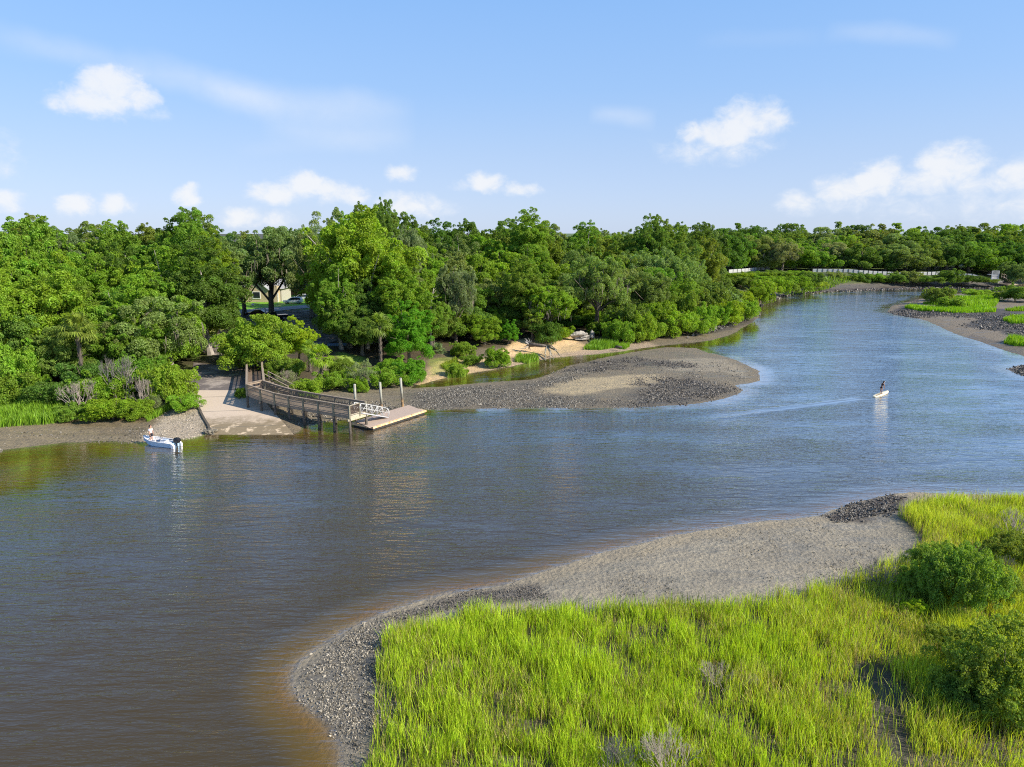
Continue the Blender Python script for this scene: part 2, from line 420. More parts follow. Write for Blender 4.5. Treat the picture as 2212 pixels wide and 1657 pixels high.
# mudflat with dark oyster beds and a tan sand lens
paint(sstep(-.8, .5, df), (.185, .15, .098))
paint(sstep(0.2, 1.5, df) * sstep(.25, .6, fn) * .5, (.15, .135, .10))
paint(px_zone([(1150, 842), (1230, 815), (1420, 806), (1440, 825), (1330, 838), (1240, 850)], .35, .9) * .75, (.40, .32, .19))
paint(px_zone([(1420, 775), (1560, 770), (1600, 790), (1620, 812), (1560, 800), (1440, 800)], .35, .9) * .7, (.28, .24, .17))
OYS = [([(860, 880), (900, 843), (1150, 824), (1250, 806), (1180, 838), (1150, 852), (1320, 858), (1420, 850), (1400, 874), (1150, 878), (1000, 880)], .75),
       ([(1220, 800), (1290, 776), (1370, 768), (1480, 785), (1500, 795), (1400, 790), (1300, 800)], .8),
       ([(1400, 820), (1500, 812), (1600, 838), (1560, 858), (1480, 870), (1350, 874), (1380, 845)], .9)]
for o_, a_ in OYS: paint(px_zone(o_, .3, 1.8) * a_ * (.55 + .45 * sstep(.35, .6, fn)), (.085, .075, .06))
# island and islet
paint(sstep(.5, 2, di) * .5, (.20, .165, .12))
paint(px_zone([(1915, 676), (1950, 662), (2212, 672), (2212, 700), (2120, 690), (2030, 684), (1960, 684)], .2, .8) * .9, (.06, .05, .045))
paint(px_zone([(2080, 705), (2120, 690), (2212, 690), (2212, 735), (2150, 715)], .3, .8) * .9, (.05, .045, .04))
paint(px_zone([(2060, 735), (2100, 722), (2212, 752), (2212, 775), (2140, 752)], .2, .6) * .6, (.10, .085, .07))
paint(sstep(-.3, .6, dt) , (.10, .085, .07))
# far shore
farm = sstep(210, 230, GY) * (GX > 40) * sstep(-.5, .5, db)
paint(farm * (1 - sstep(4, 5.5, db)), (.075, .06, .05))
paint(farm * sstep(4, 5, db) * (1 - sstep(7, 8.5, db)), (.095, .085, .07))
paint(farm * sstep(7.5, 9, db), (.07, .09, .025))
paint(farm * sstep(22, 24, db), (.10, .14, .03))
paint(px_zone([(2172, 618), (2195, 603), (2300, 600), (2300, 616)], .8, .8), (.62, .50, .34))
paint(px_zone([(1640, 690), (1560, 716), (1480, 730), (1560, 700), (1620, 678)], .3, .8) * .85, (.07, .06, .05))
# lawn by the house
paint(sstep(-.4, .4, sdist(LAWN, GX, GY)), (.16, .36, .02))
paint(px_zone([(930, 795), (930, 768), (990, 760), (1000, 775)], 1.4, .6) * .6, (.2, .26, .04))
paint(px_zone([(725, 783), (770, 783), (790, 760), (730, 758)], 2.4, .6), (.22, .32, .05))
paint(px_zone([(440, 735), (470, 732), (480, 712), (448, 712)], 2.4, .6), (.3, .34, .08))
# near bank: pale wet mud, dark oyster reef, dark soil under the marsh grass
nearm = sstep(-1.5, .2, dn)
paint(nearm, (.275, .24, .175))
paint(nearm * sstep(.45, .65, fn) * .4, (.19, .17, .13))
paint(nearm * (1 - sstep(1.0, 2.2, dn)) * .4, (.29, .23, .14))
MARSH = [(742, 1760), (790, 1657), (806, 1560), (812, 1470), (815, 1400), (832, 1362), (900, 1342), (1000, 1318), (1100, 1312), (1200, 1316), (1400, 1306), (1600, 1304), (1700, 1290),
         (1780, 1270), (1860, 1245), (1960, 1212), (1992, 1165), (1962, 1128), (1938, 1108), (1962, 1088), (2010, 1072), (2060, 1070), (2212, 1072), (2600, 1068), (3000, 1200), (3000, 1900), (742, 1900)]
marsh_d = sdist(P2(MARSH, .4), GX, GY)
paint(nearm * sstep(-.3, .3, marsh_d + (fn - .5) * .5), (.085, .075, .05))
REEF = [([(632, 1457), (700, 1392), (830, 1328), (860, 1335), (845, 1400), (835, 1480), (830, 1560), (760, 1640), (742, 1600), (690, 1540)], .8),
        ([(830, 1330), (980, 1284), (1080, 1266), (1160, 1255), (1195, 1290), (1000, 1315), (860, 1345)], .85),
        ([(1780, 1110), (1860, 1082), (1930, 1066), (1960, 1075), (1930, 1105), (1860, 1125), (1800, 1122)], .95)]
for (o_, a_), c_ in zip(REEF, ((.13, .12, .10), (.10, .09, .075), (.055, .045, .04))): paint(px_zone(o_, .15, .6) * a_, c_)
# under water: pale silt turning rusty
uw = sstep(0.0, -0.12, GH)
paint(uw * .9, (.46, .26, .07))
paint(uw * sstep(.45, .65, fbm(GX, GY, 1.6, 77)) * .6, (.30, .26, .10))

def grid_faces(mask=None):
    idx = np.arange(NJ * NI).reshape(NJ, NI)
    q = np.stack([idx[:-1, :-1], idx[:-1, 1:], idx[1:, 1:], idx[1:, :-1]], -1).reshape(-1, 4)
    if mask is not None:
        q = q[mask[:-1, :-1].ravel() | mask[1:, 1:].ravel() | mask[1:, :-1].ravel() | mask[:-1, 1:].ravel()]
    return q
V = np.stack([GX, GY, GH], -1).reshape(-1, 3)
q = grid_faces()
def ground_mat():
    m, t = new_mat('ground_soil_and_mud')
    at_ = t.n('ShaderNodeAttribute', attribute_name='zone')
    co = t.n('ShaderNodeTexCoord').outputs['Object']
    a = t.noise(co, 1.3, 6, 0.65); b = t.noise(co, 5.5, 5, 0.7)
    vo = t.n('ShaderNodeTexVoronoi', inp={'Scale': 3.2}); t.link(co, vo.inputs['Vector'])
    f = t.math('MULTIPLY', t.math('MULTIPLY_ADD', a, 1.2, 0.40), t.math('MULTIPLY_ADD', b, 1.2, 0.4))
    hs = t.n('ShaderNodeHueSaturation', inp={'Color': at_.outputs['Color']}); t.link(f, hs.inputs['Value'])
    t.link(t.math('MULTIPLY_ADD', a, 0.5, 0.75), hs.inputs['Saturation'])
    hgt = t.math('ADD', t.math('MULTIPLY', b, 1.0), t.math('MULTIPLY', vo.outputs['Distance'], 0.5))
    bp = t.n('ShaderNodeBump', inp={'Strength': 0.75, 'Distance': 0.20, 'Height': hgt})
    w3 = t.noise(t.vmath('MULTIPLY', co, (.25, .8, 1)).outputs[0], 1.0, 4, .6)
    rg = t.math('SUBTRACT', 0.78, t.math('MULTIPLY', t.smooth(w3, .5, .64), 0.5))
    p = t.n('ShaderNodeBsdfPrincipled', inp={'Base Color': hs.outputs[0], 'Roughness': rg, 'Specular IOR Level': 0.35, 'Normal': bp.outputs[0]})
    finish(t, p.outputs[0])
    return m
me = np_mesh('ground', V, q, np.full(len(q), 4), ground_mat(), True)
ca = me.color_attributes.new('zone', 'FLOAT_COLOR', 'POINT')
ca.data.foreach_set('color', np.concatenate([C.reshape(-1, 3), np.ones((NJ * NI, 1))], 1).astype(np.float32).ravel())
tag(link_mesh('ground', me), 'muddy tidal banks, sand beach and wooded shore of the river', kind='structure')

# ------------------------------------------------------------ the river
def water_mat():
    m, t = new_mat('river_water')
    dep = t.n('ShaderNodeAttribute', attribute_name='depth').outputs['Fac']
    co = t.n('ShaderNodeTexCoord').outputs['Object']
    def rot(ang, sx, sy):
        mp = t.n('ShaderNodeMapping', inp={'Rotation': (0, 0, ang), 'Scale': (sx, sy, 1)}); t.link(co, mp.inputs['Vector']); return mp.outputs[0]
    r1 = t.noise(rot(rad(-14), 0.55, 2.6), 1.0, 3, 0.6, 0.4)
    r2 = t.noise(rot(rad(9), 1.1, 4.2), 1.0, 3, 0.6, 0.5)
    r3 = t.noise(rot(rad(-5), 2.2, 7.0), 1.0, 2, 0.5)
    r0 = t.noise(rot(rad(-9), 0.22, 0.85), 1.0, 2, 0.5, 0.6)
    big = t.noise(rot(rad(20), .05, .12), 1.0, 3, 0.6)
    # the spreading wake behind the paddle board
    sp = t.n('ShaderNodeSeparateXYZ'); t.link(co, sp.inputs[0])
    wx = t.math('SUBTRACT', 46.8, sp.outputs[0])
    wy = t.math('SUBTRACT', sp.outputs[1], 89.6)
    wy = t.math('ADD', wy, t.math('MULTIPLY', wx, 0.42))
    half = t.math('MULTIPLY_ADD', wx, 0.028, 0.35)
    ridge = t.math('ABSOLUTE', t.math('SUBTRACT', t.math('ABSOLUTE', wy), half))
    rw = t.math('MULTIPLY', t.smooth(ridge, 0.55, 0.0), t.math('MULTIPLY', t.smooth(wx, 0.0, 1.0), t.smooth(wx, 34.0, 6.0)))
    amp = t.math('MULTIPLY_ADD', t.smooth(big, .3, .7), 0.9, 0.45)
    hgt = t.math('ADD', t.math('MULTIPLY', r1, 1.0), t.math('ADD', t.math('MULTIPLY', r2, 0.6), t.math('MULTIPLY', r3, 0.25)))
    hgt = t.math('ADD', t.math('MULTIPLY', hgt, amp), t.math('ADD', t.math('MULTIPLY', rw, 0.8), t.math('MULTIPLY', r0, 1.5)))
    calm = t.smooth(dep, 0.15, 0.7)
    bp = t.n('ShaderNodeBump', inp={'Distance': 0.08, 'Height': hgt}); slick = t.math('MULTIPLY', t.smooth(t.math('ABSOLUTE', wy), 1.5, 0.4), t.math('MULTIPLY', t.smooth(wx, 0.5, 3.0), t.smooth(wx, 36.0, 12.0)))
    quiet = t.math('SUBTRACT', 1.0, t.math('MULTIPLY', slick, 0.9))
    t.link(t.math('MULTIPLY', t.math('MULTIPLY_ADD', calm, 0.65, 0.3), quiet), bp.inputs['Strength'])
    gl = t.n('ShaderNodeBsdfGlossy', inp={'Color': (1, 1, 1, 1), 'Roughness': 0.05, 'Normal': bp.outputs[0]})
    body_c = t.mix(t.smooth(dep, 0.05, 0.55), (.120, .080, .012), (.054, .040, .018))
    body = t.n('ShaderNodeBsdfDiffuse', inp={'Color': body_c, 'Roughness': 0.0})
    tint = t.mix(t.smooth(dep, 0.0, 0.35), (1, 1, 1), (.80, .54, .20))
    tr = t.n('ShaderNodeBsdfTransparent', inp={'Color': tint})
    op = t.math('SUBTRACT', 1.0, t.math('POWER', 2.718, t.math('MULTIPLY', dep, -7.5)), clamp=True)
    op = t.math('MAXIMUM', op, 0.10)
    inner = t.n('ShaderNodeMixShader'); t.link(op, inner.inputs[0]); t.link(tr.outputs[0], inner.inputs[1]); t.link(body.outputs[0], inner.inputs[2])
    inc = t.n('ShaderNodeNewGeometry').outputs['Incoming']
    b2 = t.n('ShaderNodeBump', inp={'Distance': 0.19, 'Height': hgt, 'Strength': 0.8})
    cosb = t.math('ABSOLUTE', t.vmath('DOT_PRODUCT', inc, b2.outputs[0]).outputs['Value'])
    cosg = t.math('ABSOLUTE', t.vmath('DOT_PRODUCT', inc, (0, 0, 1)).outputs['Value'])
    cosv = t.math('ADD', t.math('MULTIPLY', cosb, 0.34), t.math('MULTIPLY', cosg, 0.66))
    fr = t.math('MULTIPLY_ADD', t.math('POWER', t.math('SUBTRACT', 1.0, cosv, clamp=True), 6.2), 3.5, 0.036)
    fr = t.math('MINIMUM', fr, 0.82)
    mx = t.n('ShaderNodeMixShader'); t.link(fr, mx.inputs[0]); t.link(inner.outputs[0], mx.inputs[1]); t.link(gl.outputs[0], mx.inputs[2])
    finish(t, mx.outputs[0])
    return m
wet = (GH < 0.10) & (GY < 420)
q = grid_faces(wet)
used, inv = np.unique(q.ravel(), return_inverse=True)
VW = V[used].copy(); VW[:, 2] = 0.0
me = np_mesh('river_water', VW, inv, np.full(len(q), 4), water_mat(), True)
da = me.attributes.new('depth', 'FLOAT', 'POINT')
da.data.foreach_set('value', np.maximum(-GH.ravel()[used], 0).astype(np.float32))
tag(link_mesh('river_water', me), 'brown tidal river reflecting the blue sky on its right', kind='structure')
# ------------------------------------------------------------ vegetation: prototypes at unit size
def unit_dirs(rng, n):
    v = rng.normal(size=(n, 3)); return v / np.linalg.norm(v, axis=1)[:, None]
def diamonds(P, N, L, Wd, rng):
    """one pointed leaf spray per point, lying across its normal"""
    n = len(P)
    A = np.cross(N, unit_dirs(rng, n)); A /= np.linalg.norm(A, axis=1)[:, None] + 1e-9
    B = np.cross(N, A)
    L = (L * rng.uniform(.65, 1.3, n))[:, None]; Wd = (Wd * rng.uniform(.7, 1.2, n))[:, None]
    bend = N * L * 0.18
    V = np.stack([P - A * L / 2 - bend, P + B * Wd / 2, P + A * L / 2 - bend, P - B * Wd / 2], 1)
    return V.reshape(-1, 3)
def crown_mesh(name, seed, aspect, lobes, leaves, L, spread=.34, top=1.0, droop=0.0, wild=1.0):
    """a crown of radius 1 and height = aspect: leaf sprays on the shells of many overlapping lobes, with stray sprigs"""
    rng = np.random.default_rng(seed)
    d = unit_dirs(rng, lobes); d[:, 2] = np.abs(d[:, 2]) * 1.35 - .62
    d /= np.linalg.norm(d, axis=1)[:, None]
    d[:, 2] = np.sign(d[:, 2]) * np.abs(d[:, 2]) ** .78
    k1, k2, k3 = unit_dirs(rng, 3); lump = lambda q: 1 + .20 * np.sin(q @ k1 * 4.2 + seed) + .14 * np.sin(q @ k2 * 7 + 1) + .10 * np.sin(q @ k3 * 11)
    r = rng.uniform(.35, .86, lobes)[:, None] * lump(d)[:, None]
    cen = d * r * np.array([1, 1, aspect * .5]); cen[:, 2] += aspect * .46
    rad_ = rng.uniform(.55, 1.15, lobes) * spread * (1.1 - .35 * cen[:, 2] / aspect)
    # sprigs that break the outline
    ns = int(lobes * .30 * wild)
    d2 = unit_dirs(rng, ns); d2[:, 2] = np.abs(d2[:, 2]) * 1.2 - .15; d2 /= np.linalg.norm(d2, axis=1)[:, None]
    c2 = d2 * (rng.uniform(.78, .90, ns) * lump(d2))[:, None] * np.array([1, 1, aspect * .5]); c2[:, 2] += aspect * .48
    c2 = np.repeat(c2, 4, 0) + rng.normal(size=(ns * 4, 3)) * np.array([.075, .075, .05])
    cen = np.vstack([cen, c2]); rad_ = np.concatenate([rad_, rng.uniform(.035, .085, ns * 4)])
    w = rad_ ** 2 + .0006; k = rng.choice(len(cen), leaves, p=w / w.sum())
    u = unit_dirs(rng, leaves); u[:, 2] = np.where(rng.random(leaves) < .55, np.abs(u[:, 2]), u[:, 2])
    sh = rng.uniform(.55, 1.05, leaves) ** .6
    P = cen[k] + u * (rad_[k] * sh)[:, None] * np.array([1, 1, .85])
    P[:, 2] -= droop * rng.random(leaves) ** 3
    N = u * .8 + unit_dirs(rng, leaves) * .75 + np.array([0, 0, .35]); N /= np.linalg.norm(N, axis=1)[:, None]
    P[:, 2] = np.clip(P[:, 2], 0.0, None)
    V = diamonds(P, N, L, L * .58, rng)
    me = np_mesh(name, V, np.arange(leaves * 4), np.full(leaves, 4), M['leaf'])
    return me, cen
def limb_mesh(name, seed, cen, aspect, lift, mat, r0=.07, n=9):
    """trunk from the ground and limbs out to the lobes; lift = height of the crown's foot"""
    rng = random.Random(seed); b = MB()
    H = lift + aspect
    tops = sorted([tuple(c) for c in cen if c[2] > aspect * .2], key=lambda c: rng.random())[:n]
    lean = Vector((rng.uniform(-.1, .1), rng.uniform(-.1, .1), 0))
    pt = lambda f: Vector((lean.x * f * 2, lean.y * f * 2, H * f * .8)) + Vector((math.sin(f * 7 + seed) * .03, math.cos(f * 6 + seed) * .03, 0))
    b.tube([pt(0), pt(.12), pt(.3), pt(.5), pt(.75), pt(1)], [r0 * 1.5, r0, r0 * .85, r0 * .7, r0 * .42, r0 * .15], 7)
    for c in tops:
        f0 = rng.uniform(.22, .6); a = pt(f0); e = Vector(c) + Vector((0, 0, lift))
        if e.z < a.z: a = pt(max(.12, (e.z / H) * .8))
        m_ = a.lerp(e, .5) + Vector((0, 0, .1 * aspect * rng.uniform(-.2, .5)))
        b.tube([a, m_, e], [r0 * .42, r0 * .26, r0 * .07], 5, False)
    o = b.build(name, mat); me = o.data; bpy.data.objects.remove(o); return me
def moss_mesh(name, seed, aspect, n=220):
    """grey beards hanging under the crown"""
    rng = np.random.default_rng(seed)
    a = rng.uniform(0, 2 * math.pi, n); r = np.sqrt(rng.random(n)) * .95
    P = np.stack([np.cos(a) * r, np.sin(a) * r, aspect * (.30 + .40 * (1 - r) + rng.uniform(-.1, .25, n))], 1)
    L = rng.uniform(.10, .30, n); w = rng.uniform(.010, .024, n)
    ph = rng.uniform(0, math.pi, n); X = np.stack([np.cos(ph), np.sin(ph), 0 * ph], 1)
    sw = rng.normal(size=(n, 3)) * .02
    V = np.stack([P - X * w[:, None] * .6, P + X * w[:, None] * .6,
                  P + X * w[:, None] - [[0, 0, 1]] * L[:, None] * .5 + sw, P - X * w[:, None] - [[0, 0, 1]] * L[:, None] * .5 + sw,
                  P - [[0, 0, 1]] * L[:, None]], 1)
    k = np.arange(n)[:, None] * 5
    F = np.concatenate([k + [[0, 1, 2, 3]], k + [[3, 2, 4]]], 1).ravel()
    return np_mesh(name, V.reshape(-1, 3), F, np.tile([4, 3], n), M['moss'])
def twig_mesh(name, seed, n=70, mat='twig'):
    """a dead shrub: forking bare twigs"""
    rng = random.Random(seed); b = MB()
    def grow(p, d, L, r, lev):
        e = p + d * L
        b.tube([p, p.lerp(e, .5) + Vector((rng.uniform(-1, 1), rng.uniform(-1, 1), rng.uniform(-1, 1))) * L * .08, e], [r, r * .8, r * .5], 3, False)
        if lev:
            for _ in range(rng.choice((2, 3, 3))):
                dd = (d + Vector((rng.uniform(-1, 1), rng.uniform(-1, 1), rng.uniform(-.5, .8))) * .62).normalized()
                grow(e, dd, L * rng.uniform(.55, .8), r * .6, lev - 1)
    for _ in range(int(n / 5)):
        a = rng.uniform(0, 6.28); s = rng.uniform(.2, 1.1)
        grow(Vector((rng.uniform(-.25, .25), rng.uniform(-.25, .25), 0)), Vector((math.cos(a) * s, math.sin(a) * s, .8)).normalized(), .40, .024, 4)
    o = b.build(name, M[mat]); me = o.data; bpy.data.objects.remove(o); return me
def palm_meshes(seed, fronds=34):
    """fan palm of unit crown radius: pleated fans on bowed stalks; boots on the trunk"""
    rng = random.Random(seed); b = MB(); t = MB()
    for k in range(fronds):
        a = k * 2.399 + rng.uniform(-.2, .2); el_ = rng.uniform(-.75, 1.35)
        d = Vector((math.cos(a) * math.cos(el_), math.sin(a) * math.cos(el_), math.sin(el_)))
        c = d * rng.uniform(.42, .55)
        side = d.cross(Vector((0, 0, 1)))
        side = side.normalized() if side.length > .1 else Vector((1, 0, 0))
        up = side.cross(d)
        b.bar((0, 0, 0), c, .016, .016)
        for j in range(13):
            th = (j - 6) * .30
            r = rng.uniform(.42, .52) * (1 - .03 * abs(j - 6))
            dirn = (d * math.cos(th) + side * math.sin(th)).normalized()
            q = (d * -math.sin(th) + side * math.cos(th)).normalized()
            m1 = c + dirn * r * .55 + up * .05; e = c + dirn * r - Vector((0, 0, .16 * r + .08 * abs(math.sin(th))))
            b.add([c, m1 + q * .032 + up * .012, e, m1 - q * .032 + up * .012], [(0, 1, 2, 3)])
    ob = b.build('fan', M['leaf']); fm = ob.data; bpy.data.objects.remove(ob)
    t.tube([(0, 0, 0), (.01, .01, .5), (0, .01, 1)], [.62, .5, .55], 9)
    for k in range(60):
        a = k * 2.4; z = k / 60
        t.bar((math.cos(a) * .5, math.sin(a) * .5, z - .03), (math.cos(a + .2) * .85, math.sin(a + .2) * .85, z + .03), .16, .02)
    ot = t.build('trunk', M['bark']); tm = ot.data; bpy.data.objects.remove(ot)
    return fm, tm
TREE = {}
for nm, asp, n, lobes, lf, sp in (('tall', 2.5, 3, 150, 62000, .21), ('round', 1.75, 4, 110, 52000, .225), ('wide', 1.2, 3, 80, 40000, .25)):
    TREE[nm] = []
    for i in range(n):
        me, cen = crown_mesh(nm + '_crown', 100 + i * 7 + len(nm), asp, lobes, lf, .050, sp)
        TREE[nm].append((me, [limb_mesh(nm + '_trunk', 5 + i, cen, asp, .55, M[b_]) for b_ in ('bark', 'pale_bark')], moss_mesh(nm + '_moss', 40 + i, asp, 150), asp))
FINE = []
for i in range(3):
    me, cen = crown_mesh('fine_crown', 300 + i, 1.55, 130, 52000, .043, .20, wild=.6)
    FINE.append((me, [limb_mesh('fine_trunk', 25 + i, cen, 1.55, .5, M[b_], n=12) for b_ in ('bark', 'pale_bark')], moss_mesh('fine_moss', 60 + i, 1.55, 190), 1.55))
BUSH = []
for i in range(4):
    me, cen = crown_mesh('bush_crown', 500 + i, 1.15, 60, 17000, .070, .27, wild=1.2)
    BUSH.append((me, limb_mesh('bush_stem', 70 + i, cen, 1.15, .05, M['bark'], .03, 12), 1.15))
SPARSE = []
for i in range(3):
    me, cen = crown_mesh('sparse_crown', 600 + i, 1.1, 60, 6500, .055, .2, wild=1.0)
    SPARSE.append((me, limb_mesh('sparse_stem', 80 + i, cen, 1.1, .05, M['twig'], .022, 40), 1.1))
MARSHB = []
for i in range(3):
    me, cen = crown_mesh('marsh_crown', 640 + i, .95, 120, 34000, .042, .17, wild=2.6)
    MARSHB.append((me, limb_mesh('marsh_stem', 90 + i, cen, .95, .05, M['twig'], .02, 30), .95))
TWIG = [twig_mesh('bare_twigs', 900 + i) for i in range(2)]
PALM = [palm_meshes(700 + i) for i in range(2)]

TINT = dict(bright=(.225, .365, .03), yellow=(.235, .355, .022), mid=(.195, .32, .036), oak=(.225, .30, .085), grey=(.24, .295, .13), dark=(.125, .22, .034),
            lime=(.36, .50, .025), cedar=(.13, .33, .020), marsh=(.32, .44, .045), scrub=(.215, .31, .05), deep=(.18, .275, .045), olive=(.21, .285, .04))
WORD = dict(bright='bright green', yellow='yellow green', mid='mid green', oak='dull green', grey='grey green', dark='dark green', lime='lime green', cedar='vivid green',
            marsh='fresh green', scrub='scrub green', deep='deep green', olive='olive green')
vr = random.Random(11)
def colour(o, tint, j=.12):
    c = TINT[tint]; f = 1 + vr.uniform(-j, j)
    o.color = (c[0] * f * (1 + vr.uniform(-j, j)), c[1] * f, c[2] * f * (1 + vr.uniform(-j, j)), 1)
def place(name, label, cat, group, x, y, z, parts):
    """an Empty at the foot of the plant with its parts as children; parts: (name, mesh, scale, z offset, tint)"""
    r = empty(name, (x, y, z), label, cat, group)
    a = vr.uniform(0, 6.283)
    for (nm, me, sc, dz, tint) in parts:
        o = link_mesh(nm, me, r, (0, 0, dz)); o.scale = sc; o.rotation_euler = (0, 0, a)
        if tint: colour(o, tint)
        if nm == 'hanging_moss': o['kind'] = 'stuff'
    return r
def tree(px, Y, top, w, tint, label, kind=None, moss=False, pale=False, foot=.22, group=None, name='broadleaf_tree', zg=None):
    """px: where its middle shows, Y: metres away, top: image row of its top, w: crown width in px; foot: share of the height below the crown"""
    X = x_at(px, Y, 8); z0 = hz(X, Y) if zg is None else zg
    h = z_at(top, Y) - z0; R = w / 2 / F_PX * (Y * cP + 12 * sP)
    hc = h * (1 - foot)
    if kind is None:
        a = hc / R; kind = 'tall' if a > 2.35 else 'round' if a > 1.45 else 'wide'
    me, tr, mo, asp = (FINE if kind == 'fine' else TREE[kind])[vr.randrange(len(FINE if kind == 'fine' else TREE[kind]))]
    parts = [('trunk', tr[1 if pale else 0], (R, R, h / (asp + .55)), 0, None), ('crown', me, (R, R, hc / asp), h * foot, tint)]
    if moss: parts.append(('hanging_moss', mo, (R * .98, R * .98, hc / asp), h * foot, None))
    return place(name, label, 'tree', group, X, Y, z0 - .1, parts)
def bush(px, base, top, w, tint, label, kind='bush', group=None, zg=None, name=None, hfix=None):
    """px, base: image point where its foot stands"""
    zz = .5 if zg is None else zg
    for _ in range(5):
        p = at(px, base, zz)
        if zg is None: zz = hz(p.x, p.y)
    Yd = p.y; R = w / 2 / F_PX * (Yd * cP + 20 * sP)
    h = hfix or max(.4, z_at(top, Yd + R * .3) - zz)
    if kind == 'twig':
        me = TWIG[vr.randrange(2)]
        return place(name or 'dead_shrub', label, 'shrub', group, p.x, p.y, zz - .05, [('bare_twigs', me, (R * 1.0, R * 1.0, h / 1.05), 0, None)])
    me, st, asp = (SPARSE if kind == 'sparse' else MARSHB if kind == 'marsh' else BUSH)[vr.randrange(3)]
    return place(name or 'shrub', label, 'shrub', group, p.x, p.y, zz - .08,
                 [('stem', st, (R, R, h / asp), 0, None), ('foliage', me, (R, R, h / asp), 0, tint)])
def palm(px, Y, cy, w, tint, label, group=None):
    X = x_at(px, Y, 4); z0 = hz(X, Y); zc = z_at(cy, Y); R = w / 2 / F_PX * (Y * cP + 17 * sP)
    fm, tm = PALM[vr.randrange(2)]
    return place('fan_palm', label, 'palm', group, X, Y, z0 - .1, [('trunk', tm, (.36, .36, zc - z0), 0, None), ('fronds', fm, (R, R, R), zc - z0 + .1, tint)])

# ---- rows of the forest; every tree is told apart by colour, row and the thing it stands above
MARKS = [(-40, 'off the left edge'), (40, 'above the left grass'), (150, 'above the left shrubs'), (250, 'left of the skiff bow'), (345, 'above the moored skiff'), (450, 'above the boat ramp'),
         (540, 'above the pale house'), (640, 'above the white car'), (730, 'above the boardwalk bend'), (800, 'above the gangway'), (868, 'above the tallest piling'), (945, 'above the olive inlet tip'),
         (1040, 'above the sand beach'), (1160, 'above the driftwood'), (1260, 'above the pale boulder'), (1350, 'above the grass clump'), (1440, 'above the mid mudflat'),
         (1530, 'above the inlet mouth'), (1620, 'above the mudflat tip'), (1700, 'above the shore point'), (1790, 'above the fence start'), (1900, 'above the paddler'),
         (2000, 'above the island tip'), (2080, 'above the island shrubs'), (2150, 'above the white platform'), (2220, 'at the right edge')]
def mark(px): return min(MARKS, key=lambda m: abs(m[0] - px))[1]
PENDING = []
def row(rowname, xs, Yf, topf, wf, tints, moss=.2, foot=.15, **kw):
    for px in xs:
        px = px + vr.uniform(-12, 12)
        PENDING.append((rowname, px, Yf(px) + vr.uniform(-3, 3), topf(px) + vr.uniform(-5, 9), 1.32 * wf * vr.uniform(.85, 1.25), vr.choice(tints), vr.random() < moss, foot, kw))
def flush():
    from collections import Counter, defaultdict
    key = lambda t: (WORD[t[5]], t[6], t[0], mark(t[1]))
    cnt = Counter(key(t) for t in PENDING); seen = defaultdict(int)
    ordn = ['first', 'second', 'third', 'fourth', 'fifth']
    for t in sorted(PENDING, key=lambda t: t[1]):
        k = key(t); seen[k] += 1
        what = f"{k[0]} {'mossy oak' if k[1] else 'tree'}"
        lab = f"{what}, {k[2]}, {k[3]}"
        if cnt[k] > 1: lab = f"{ordn[seen[k] - 1]} of {cnt[k]} {what}s from left, {k[2]}, {k[3]}"
        tree(t[1], t[2], t[3], t[4], t[5], lab, moss=t[6], foot=t[7], pale=vr.random() < .35, group=f"trees of the {t[0]}", **t[8])
def interp(*pts):
    xs, vs = zip(*pts); return lambda x: float(np.interp(x, xs, vs))
SKY = interp((-80, 470), (0, 472), (40, 462), (100, 475), (150, 500), (200, 490), (250, 494), (300, 490), (350, 500), (400, 466), (430, 458), (460, 472), (490, 502), (530, 490), (560, 482), (600, 482),
             (640, 500), (660, 484), (690, 497), (710, 455), (760, 444), (820, 438), (860, 452), (900, 472), (960, 482), (1050, 484), (1090, 473), (1140, 460), (1170, 468), (1200, 490), (1250, 482),
             (1300, 490), (1350, 490), (1400, 471), (1420, 474), (1460, 488), (1500, 484), (1560, 480), (1640, 482), (1680, 490), (1740, 500), (1780, 494), (1850, 489), (1900, 494), (1960, 490),
             (2000, 487), (2050, 484), (2100, 480), (2150, 484), (2180, 480), (2240, 490))
FRONT = interp((-80, 84), (450, 92), (700, 104), (800, 106), (900, 110), (950, 121), (1050, 127), (1150, 133), (1250, 140), (1350, 140), (1450, 145), (1550, 157), (1620, 178), (1660, 205))
R_ = range
row('left skyline', R_(-60, 445, 50), lambda x: 128 + (x % 3) * 3, lambda x: SKY(x) + 4, 125, ['mid', 'bright', 'oak', 'dark', 'olive'], .12, .04)
row('left middle row', R_(-50, 440, 54), lambda x: 110, lambda x: SKY(x) + 52, 120, ['bright', 'bright', 'mid', 'yellow', 'dark'], .05, .04)
row('left front row', R_(-50, 400, 58), lambda x: 97, lambda x: SKY(x) + 118, 120, ['bright', 'mid', 'dark', 'bright'], .05, .04)
row('house back row', R_(480, 740, 52), lambda x: 228, lambda x: SKY(x) + 12, 78, ['oak', 'mid', 'dark'], .15, .04)
row('forest skyline', R_(740, 1545, 52), lambda x: FRONT(x) + 62, lambda x: SKY(x) + 2, 88, ['mid', 'dark', 'oak', 'dark', 'deep'], .1, .04)
row('forest upper row', R_(762, 1540, 58), lambda x: FRONT(x) + 44, lambda x: SKY(x) + 24, 94, ['bright', 'mid', 'oak', 'olive', 'deep'], .12, .04)
row('forest middle row', R_(730, 1240, 60), lambda x: FRONT(x) + 28, lambda x: SKY(x) + 62, 98, ['bright', 'mid', 'bright', 'yellow', 'oak'], .1, .04)
row('forest middle row', R_(1240, 1520, 58), lambda x: FRONT(x) + 28, lambda x: SKY(x) + 48 + max(0, x - 1420) * .15, 92, ['oak', 'oak', 'grey', 'deep', 'mid'], .18, .04, kind='fine')
